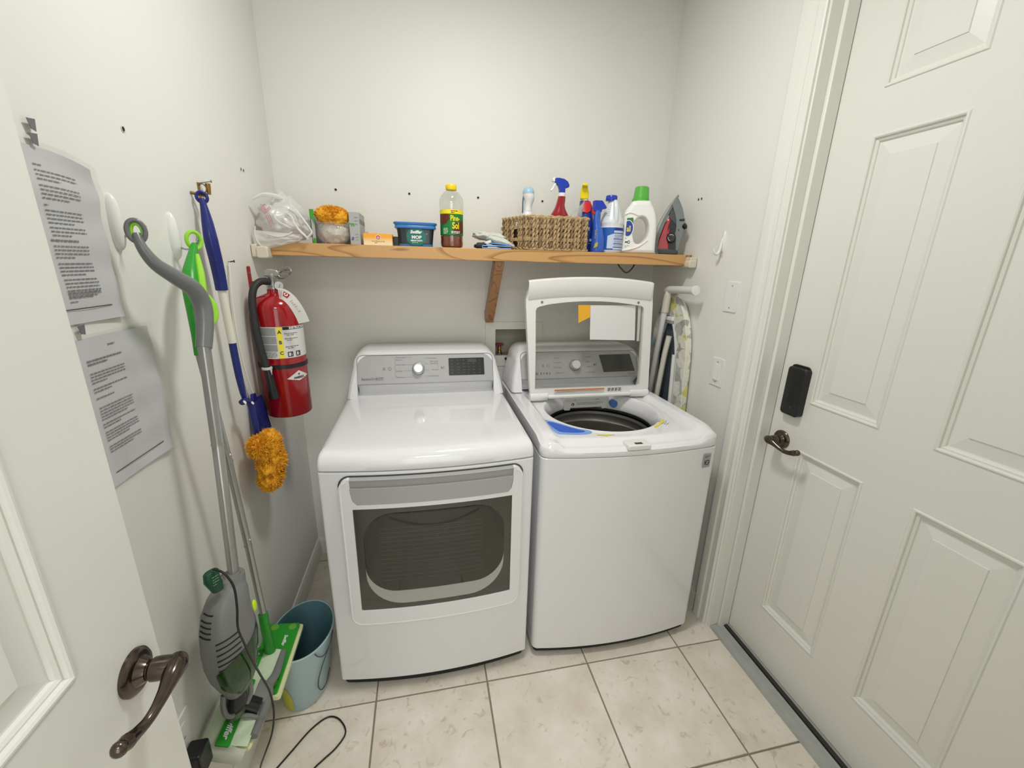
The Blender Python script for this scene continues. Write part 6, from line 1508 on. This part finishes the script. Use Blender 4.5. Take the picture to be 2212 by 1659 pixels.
obj('gauge', MB().lathe([(.0155, 0), (.0155, .006), (.0135, .008)], seg=28).xf(Matrix.Translation((.103, -.448, 1.416)) @ Matrix.Rotation(math.radians(17), 4, 'Z') @ Matrix.Rotation(math.radians(90), 4, 'X')), mat('gauge rim', (.45, .45, .45), .3, metal=.9), ex)
obj('gauge_face', MB().lathe([(.0125, .0078), (.0125, .0086)], seg=24).xf(Matrix.Translation((.103, -.448, 1.416)) @ Matrix.Rotation(math.radians(17), 4, 'Z') @ Matrix.Rotation(math.radians(90), 4, 'X')), mat('gauge face', srgb(190, 190, 186), .4), ex)
obj('pull_pin_ring', MB().tube([tuple(Vector((.125, -.462, 1.455))+Vector((.017*math.cos(a), -.002*math.cos(a), .011*math.sin(a)))) for a in [2*PI*i/20 for i in range(20)]], .0011, 6, closed=True), STEEL, ex)
hp_ = catmull([(.070, -.440, 1.428), (.052, -.462, 1.430), (.038, -.486, 1.412), (.032, -.500, 1.375), (.033, -.510, 1.32), (.037, -.517, 1.26), (.043, -.521, 1.21), (.050, -.523, 1.165), (.055, -.523, 1.142)], 5)
obj('hose', MB().tube([tuple(p) for p in hp_], .0115, 16), mat('black rubber', (.022, .022, .022), .6, bump=.4, bscale=120), ex, ang=60)
obj('hose_nozzle', MB().tube([(.055, -.5235, 1.145), (.058, -.5235, 1.13), (.0625, -.522, 1.06), (.064, -.521, 1.035)], [.0115, .0125, .0155, .0165], 18), BLK, ex, ang=50)
obj('hose_clip', MB().lathe([(.0145, 1.139), (.0165, 1.1405), (.0165, 1.1465), (.0145, 1.148)], (.0548, -.5232), 20), mat('clip white', srgb(200, 200, 196), .4), ex)
obj('clip_tongue', MB().box(.064, .070, -.531, -.521, 1.120, 1.146), mat('clip white', srgb(200, 200, 196), .4), ex, bevel=.002)
obj('strap', MB().lathe([(er+.0002, 1.134), (er+.0025, 1.1345), (er+.0025, 1.148), (er+.0002, 1.1485)], ec, 64, cap0=False, cap1=False), BLK, ex)
fw_ = off_wrap(ec[0], ec[1], er+.0004, -73)
lw = obj('label_wrap', wrect(MB(), fw_, -.080, .115, 1.172, 1.282, .0, 40), mat('label white', srgb(214, 214, 212), .45), ex)
obj('grey_text_block', wrect(MB(), fw_, -.062, -.012, 1.252, 1.279, .0005), mat('dense grey print', srgb(150, 150, 150), .5, var=.3, vscale=300), lw); obj('grey_text_block', wrect(MB(), fw_, -.060, -.012, 1.224, 1.249, .0005), mat('dense grey print', srgb(150, 150, 150), .5), lw); obj('grey_text_block', wrect(MB(), fw_, -.058, -.012, 1.198, 1.221, .0005), mat('dense grey print', srgb(150, 150, 150), .5), lw)
ys_ = obj('yellow_strip', wrect(MB(), fw_, -.009, .007, 1.173, 1.281, .0006), LY, lw)
t = MB(); text(t, 'A', .016, fw_, .0012, (-.001, 1.264), bold=.0006); text(t, 'B', .016, fw_, .0012, (-.001, 1.228), bold=.0006); text(t, 'C', .016, fw_, .0012, (-.001, 1.191), bold=.0006)
obj('class_letters', t, DKINK, ys_, kind='stuff')
bn = obj('black_banner', wrect(MB(), fw_, .010, .110, 1.271, 1.281, .0006, 20), BLK, lw)
t = MB(); text(t, 'INSTRUCTIONS', .0105, fw_, .0014, (.030, 1.276), align='LEFT', bold=.0004); obj('banner_lettering', t, WHINK, bn, kind='stuff')
t = MB()
for z in (1.258, 1.240, 1.212): rows(t, fw_, .020, .060, z, 2, .0055, .0020, .0006, R2); plate(t, [(.016+.003*math.cos(2*PI*i/12), z+.003*math.sin(2*PI*i/12)) for i in range(12)], [[(.016+.002*math.cos(2*PI*i/12), z+.002*math.sin(2*PI*i/12)) for i in range(12)]], fw_, .0008, 0, False)
rows(t, fw_, -.06, -.015, 1.193, 4, .005, .0018, .0006, R2)
for u in (.026, .054):
    plate(t, rrect(u-.009, u+.009, 1.176, 1.194, .002, 2), [rrect(u-.006, u+.002, 1.179, 1.191, .002, 2), [(u+.004, 1.181), (u+.007, 1.181), (u+.006, 1.190)]], fw_, .0008, 0, False)
obj('instruction_print', t, DKINK, lw, kind='stuff')
dm_ = [(.012, 1.092), (.046, 1.120), (.080, 1.092), (.046, 1.086)]
dm_ = [(.006, 1.088), (.045, 1.113), (.084, 1.088), (.045, 1.082)]
mb = MB(); strip(mb, [(.004, 1.097), (.046, 1.123), (.088, 1.099), (.046, 1.086)], fw_, .0008, 0, .004); dmo = obj('diamond_label', mb, mat('label white', srgb(214, 214, 212), .45), ex)
t = MB(); text(t, 'AMEREX', .0105, fw_, .0014, (.046, 1.0975), bold=.0006); obj('diamond_lettering', t, DKINK, dmo, kind='stuff')
t = MB(); plate(t, [(.046+.004*math.cos(2*PI*i/12), 1.110+.0035*math.sin(2*PI*i/12)) for i in range(12)], [], fw_, .0014, 0, False); obj('red_mark', t, ER, dmo)
# inspection tag, hanging in front
def tq(u, v, d):
    s = min(1.05, max(0, -v/.105)); a, b, c = Vector((.122, 1.396)), Vector((.168, 1.398)), Vector((.190, 1.300))
    p = a*(1-s)**2+b*2*s*(1-s)+c*s*s; t_ = ((b-a)*(1-s)+(c-b)*s).normalized(); nrm = Vector((-t_.y, t_.x))
    q = p+nrm*(u-.004)*.75
    return (q.x, -.525-.010*math.sin(s*PI)-d, q.y)
mb = MB(); rws = [[tq(-.020+.048*i/6, -.105*j/12, 0) for i in range(7)] for j in range(13)]
tg = obj('inspection_tag', mb.loft(rws, False, False, closed=False), mat('tag paper', srgb(226, 224, 220), .6), ex, ang=180, label='white paper inspection tag')
t = MB(); t.add([tq(u, v, .001) for u, v in ((-.002, -.038), (.018, -.038), (.018, -.018), (-.002, -.018))], [(0, 1, 2, 3)]); rs_ = obj('red_square', t, mat('tag red', srgb(196, 30, 50), .5), tg)
t = MB(); text(t, 'C', .016, tq, .002, (.008, -.028), bold=.0012); obj('white_letter', t, WHINK, rs_)
t = MB(); rows(t, tq, -.012, .020, -.006, 2, .005, .0018, .001, R2)
for k in range(6): rows(t, tq, -.004+.001*k, .016, -.052-.006*k, 1, .005, .0016, .001, R2)
obj('tag_print', t, mat('tag pink print', srgb(190, 130, 130), .6), tg, kind='stuff')
obj('tag_wire', MB().tube([(.108, -.448, 1.425), (.112, -.48, 1.41), (.124, -.522, 1.396)], .0009, 6), STEEL, ex)

# --- bucket
bu = thing('bucket', 'pale teal oval plastic bucket with a yellow smear, between the sweepers and the dryer', 'bucket', (.130, -.765, 0))
WIRED = mat('dark wire', (.08, .09, .09), .4, metal=.6)
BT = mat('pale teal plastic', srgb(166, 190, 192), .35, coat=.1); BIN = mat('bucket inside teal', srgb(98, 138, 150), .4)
bo = lambda z, a_, b_: [(.118+.055*z+a_*math.cos(t), -.762-.02*z+b_*math.sin(t), z) for t in [2*PI*i/56 for i in range(56)]]
obj('shell', MB().loft([bo(.0, .070, .098), bo(.004, .074, .102), bo(.012, .076, .104), bo(.250, .0985, .128), bo(.253, .102, .132), bo(.258, .1025, .1325), bo(.260, .100, .130), bo(.258, .0965, .126)], True, False), BT, bu, ang=40)
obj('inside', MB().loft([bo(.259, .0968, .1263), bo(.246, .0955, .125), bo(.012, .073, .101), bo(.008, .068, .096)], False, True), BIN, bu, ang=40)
def bsf(t, z, d=0):
    k = (z-.012)/.238; a_, b_ = .076+.0225*k+d, .104+.024*k+d; return (.118+.055*z+a_*math.cos(t), -.762-.02*z+b_*math.sin(t), z)
hw = catmull([bsf(math.radians(-52), .248, .004), bsf(math.radians(-46), .225, .006), bsf(math.radians(-34), .205, .007), bsf(math.radians(-18), .220, .007), bsf(math.radians(-6), .248, .005)], 6)
obj('wire_handle', MB().tube([tuple(p) for p in hw], .0017, 6), WIRED, bu)
hw = catmull([bsf(math.radians(-20), .210, .006), bsf(math.radians(-34), .175, .006), bsf(math.radians(-44), .125, .006), bsf(math.radians(-46), .080, .006), bsf(math.radians(-38), .045, .006), bsf(math.radians(-24), .045, .006), bsf(math.radians(-12), .09, .006)], 6)
obj('wire_handle', MB().tube([tuple(p) for p in hw], .0017, 6), WIRED, bu)
mb = MB(); cs = [(-122, .045, 22, .075)]
for a0, z0_, ra, rz in cs:
    mb.loft([[bsf(math.radians(a0+ra*k*math.cos(q)), max(.004, z0_+rz*k*math.sin(q)), .0009) for q in [2*PI*i/28 for i in range(28)]] for k in (1, .75, .5, .25, .02)], False, True)
obj('yellow_smear', mb, mat('dull yellow paint', srgb(196, 196, 84), .6), bu)

# ================================================================== ironing board and its neighbours
ib = thing('ironing_board', 'floral covered ironing board standing between the washer and the right wall', 'ironing board', (1.70, -.27, 0))
def board_half(z, zt=1.382, hw_=.148, nose=.30):
    s = max(0, zt-z); return hw_*math.sqrt(min(1, 1-(1-min(1, s/nose))**2.2)) if s < nose else hw_
yc0 = lambda z: -.262-.055*(1.382-z)/.46*.55
zs_ = [1.382-.0005-.30*(i/16)**1.6 for i in range(17)]+[1.0, .8, .5, .2, .06]
zs_ = sorted(set([z for z in zs_ if z > .05]), reverse=True)
def bpoly(ins, zt): 
    L_, R_ = [], []
    for z in zs_:
        h = board_half(z, zt)-ins
        if z < zt and h > 0: L_.append((yc0(z)-h, z)); R_.append((yc0(z)+h, z))
    return L_+R_[::-1]
mflo = bpy.data.materials.new('floral cotton cover'); mflo.use_nodes = True; nt = mflo.node_tree; b = nt.nodes['Principled BSDF']; b.inputs['Roughness'].default_value = .8
tc = nt.nodes.new('ShaderNodeTexCoord'); vo = nt.nodes.new('ShaderNodeTexVoronoi'); vo.inputs['Scale'].default_value = 24; nz_n = nt.nodes.new('ShaderNodeTexNoise'); nz_n.inputs['Scale'].default_value = 9
ad_ = nt.nodes.new('ShaderNodeMix'); ad_.data_type = 'RGBA'; ad_.blend_type = 'ADD'; ad_.inputs[0].default_value = .12
nt.links.new(tc.outputs['Object'], nz_n.inputs['Vector']); nt.links.new(tc.outputs['Object'], ad_.inputs[6]); nt.links.new(nz_n.outputs['Color'], ad_.inputs[7]); nt.links.new(ad_.outputs[2], vo.inputs['Vector'])
sp2 = nt.nodes.new('ShaderNodeSeparateColor'); nt.links.new(vo.outputs['Color'], sp2.inputs[0])
cr = nt.nodes.new('ShaderNodeValToRGB'); cr.color_ramp.interpolation = 'CONSTANT'; e = cr.color_ramp.elements
e[0].position = 0; e[0].color = (*srgb(226, 224, 208), 1); e[1].position = .42; e[1].color = (*srgb(184, 184, 180), 1)
for p_, c in ((.60, (222, 222, 214)), (.74, (210, 204, 124)), (.82, (228, 226, 212)), (.90, (150, 190, 188)), (.95, (170, 168, 166))): x = e.new(p_); x.color = (*srgb(*c), 1)
nt.links.new(sp2.outputs[0], cr.inputs[0]); nt.links.new(cr.outputs[0], b.inputs['Base Color'])
nb = nt.nodes.new('ShaderNodeTexNoise'); nb.inputs['Scale'].default_value = 30; bpn = nt.nodes.new('ShaderNodeBump'); bpn.inputs['Distance'].default_value = .006; nt.links.new(tc.outputs['Object'], nb.inputs['Vector']); nt.links.new(nb.outputs['Fac'], bpn.inputs['Height']); nt.links.new(bpn.outputs['Normal'], b.inputs['Normal'])
outer_b = bpoly(0, 1.382); inner_b = [(y, z) for y, z in bpoly(.070, 1.325) if z < 1.325]
fbx = lambda u, v, d: (1.738-d, u, v)
mb = MB(); plate(mb, outer_b, [], fbx, .0, -.018); obj('board_top', mb, mflo, ib, bevel=.004)
mb = MB(); plate(mb, outer_b, [inner_b], fbx, .010, .0); obj('cover_rim', mb, mflo, ib, bevel=.004, label='floral cotton cover wrapped over the edge')
mesh_m = bpy.data.materials.new('dark wire mesh'); mesh_m.use_nodes = True; nt = mesh_m.node_tree; b = nt.nodes['Principled BSDF']; b.inputs['Base Color'].default_value = (*srgb(40, 48, 62), 1); b.inputs['Roughness'].default_value = .6
mb = MB(); plate(mb, inner_b, [], fbx, .0015, .0005); ms = obj('steel_mesh', mb, mesh_m, ib)
mb = MB()
zlo, zhi = .80, 1.315
for k in range(-30, 62):
    for s in (-1, 1):
        pts = []
        for i in range(24):
            y = -.40+.26*i/23; z = .80+.014*k+s*(y+.27)*1.1
            if zlo < z < zhi and abs(y-yc0(z)) < board_half(z, 1.325)-.072: pts.append((1.7355, y, z))
        if len(pts) > 2:
            p0, p1 = Vector(pts[0]), Vector(pts[-1]); dr = (p1-p0).normalized(); sd = Vector((0, -dr.z, dr.y))*.0011
            mb.add([p0-sd, p1-sd, p1+sd, p0+sd], [(0, 1, 2, 3)])
obj('mesh_wires', mb, mat('wire pale grey', srgb(128, 138, 150), .5), ms, kind='stuff')
hem = [(1.727, y, z) for y, z in inner_b if z > .3]; obj('cover_hem', MB().tube(hem, .0055, 8, closed=False), mat('white hem', srgb(206, 208, 206), .9, bump=.6, bscale=200), ib)
obj('cross_bar', MB().box(1.712, 1.728, -.305, -.20, 1.268, 1.286), PLW, ib, bevel=.003); obj('cross_bar_cap', MB().box(1.713, 1.727, -.305, -.20, 1.254, 1.267), mat('grey bracket', srgb(150, 150, 150), .5), ib, bevel=.003)
LEGW = mat('white painted tube', srgb(218, 218, 216), .3)
obj('leg', MB().tube([(1.700, -.268, 1.402), (1.697, -.262, 1.31), (1.693, -.244, 1.11), (1.688, -.232, .90), (1.680, -.21, .3), (1.676, -.20, .03)], .0135, 18), LEGW, ib)
obj('leg_sleeve', MB().tube([(1.700, -.2665, 1.385), (1.6975, -.263, 1.305)], .0165, 18), mat('cream sleeve', srgb(212, 208, 194), .4), ib)
obj('leg', MB().tube([(1.704, -.315, 1.200), (1.698, -.308, 1.12), (1.693, -.296, .94), (1.68, -.26, .4), (1.676, -.25, .03)], .0125, 18), mat('cream painted tube', srgb(212, 210, 196), .35), ib)
obj('leg', MB().tube([(1.716, -.355, 1.12), (1.714, -.372, .92), (1.71, -.40, .4), (1.70, -.42, .03)], .009, 14), LEGW, ib)
obj('foot_tube', MB().tube([(1.703, -.245, 1.409), (1.703, -.455, 1.418)], .0165, 22), LEGW, ib)
obj('foot_cap', MB().tube([(1.703, -.447, 1.4177), (1.703, -.452, 1.418), (1.703, -.468, 1.4187), (1.703, -.4685, 1.4187)], [.0165, .0195, .0195, .016], 22), PLW, ib, ang=40)
pbg = thing('hanging_clear_bag', 'crinkled clear plastic bag hanging in the back right corner beside the ironing board', 'bag', (1.712, -.062, .88))
mb = MB().loft([[(1.712+(.012+.026*t)*math.cos(a)*(1+.3*noise.noise(Vector((math.cos(a)*2, math.sin(a)*2, t*6)))), -.062+(.012+.030*t)*math.sin(a), 1.26-.40*t) for a in [2*PI*i/28 for i in range(28)]] for t in [j/20 for j in range(21)]], False, False)
obj('bag_film', mb, film_mat('grey film', (.62, .62, .63), .55, .1), pbg, ang=180)
obj('bag_knot', MB().ell((1.712, -.062, 1.285), (.010, .010, .024), 14, 10), mat('amber brown plastic', srgb(150, 110, 50), .4), pbg)
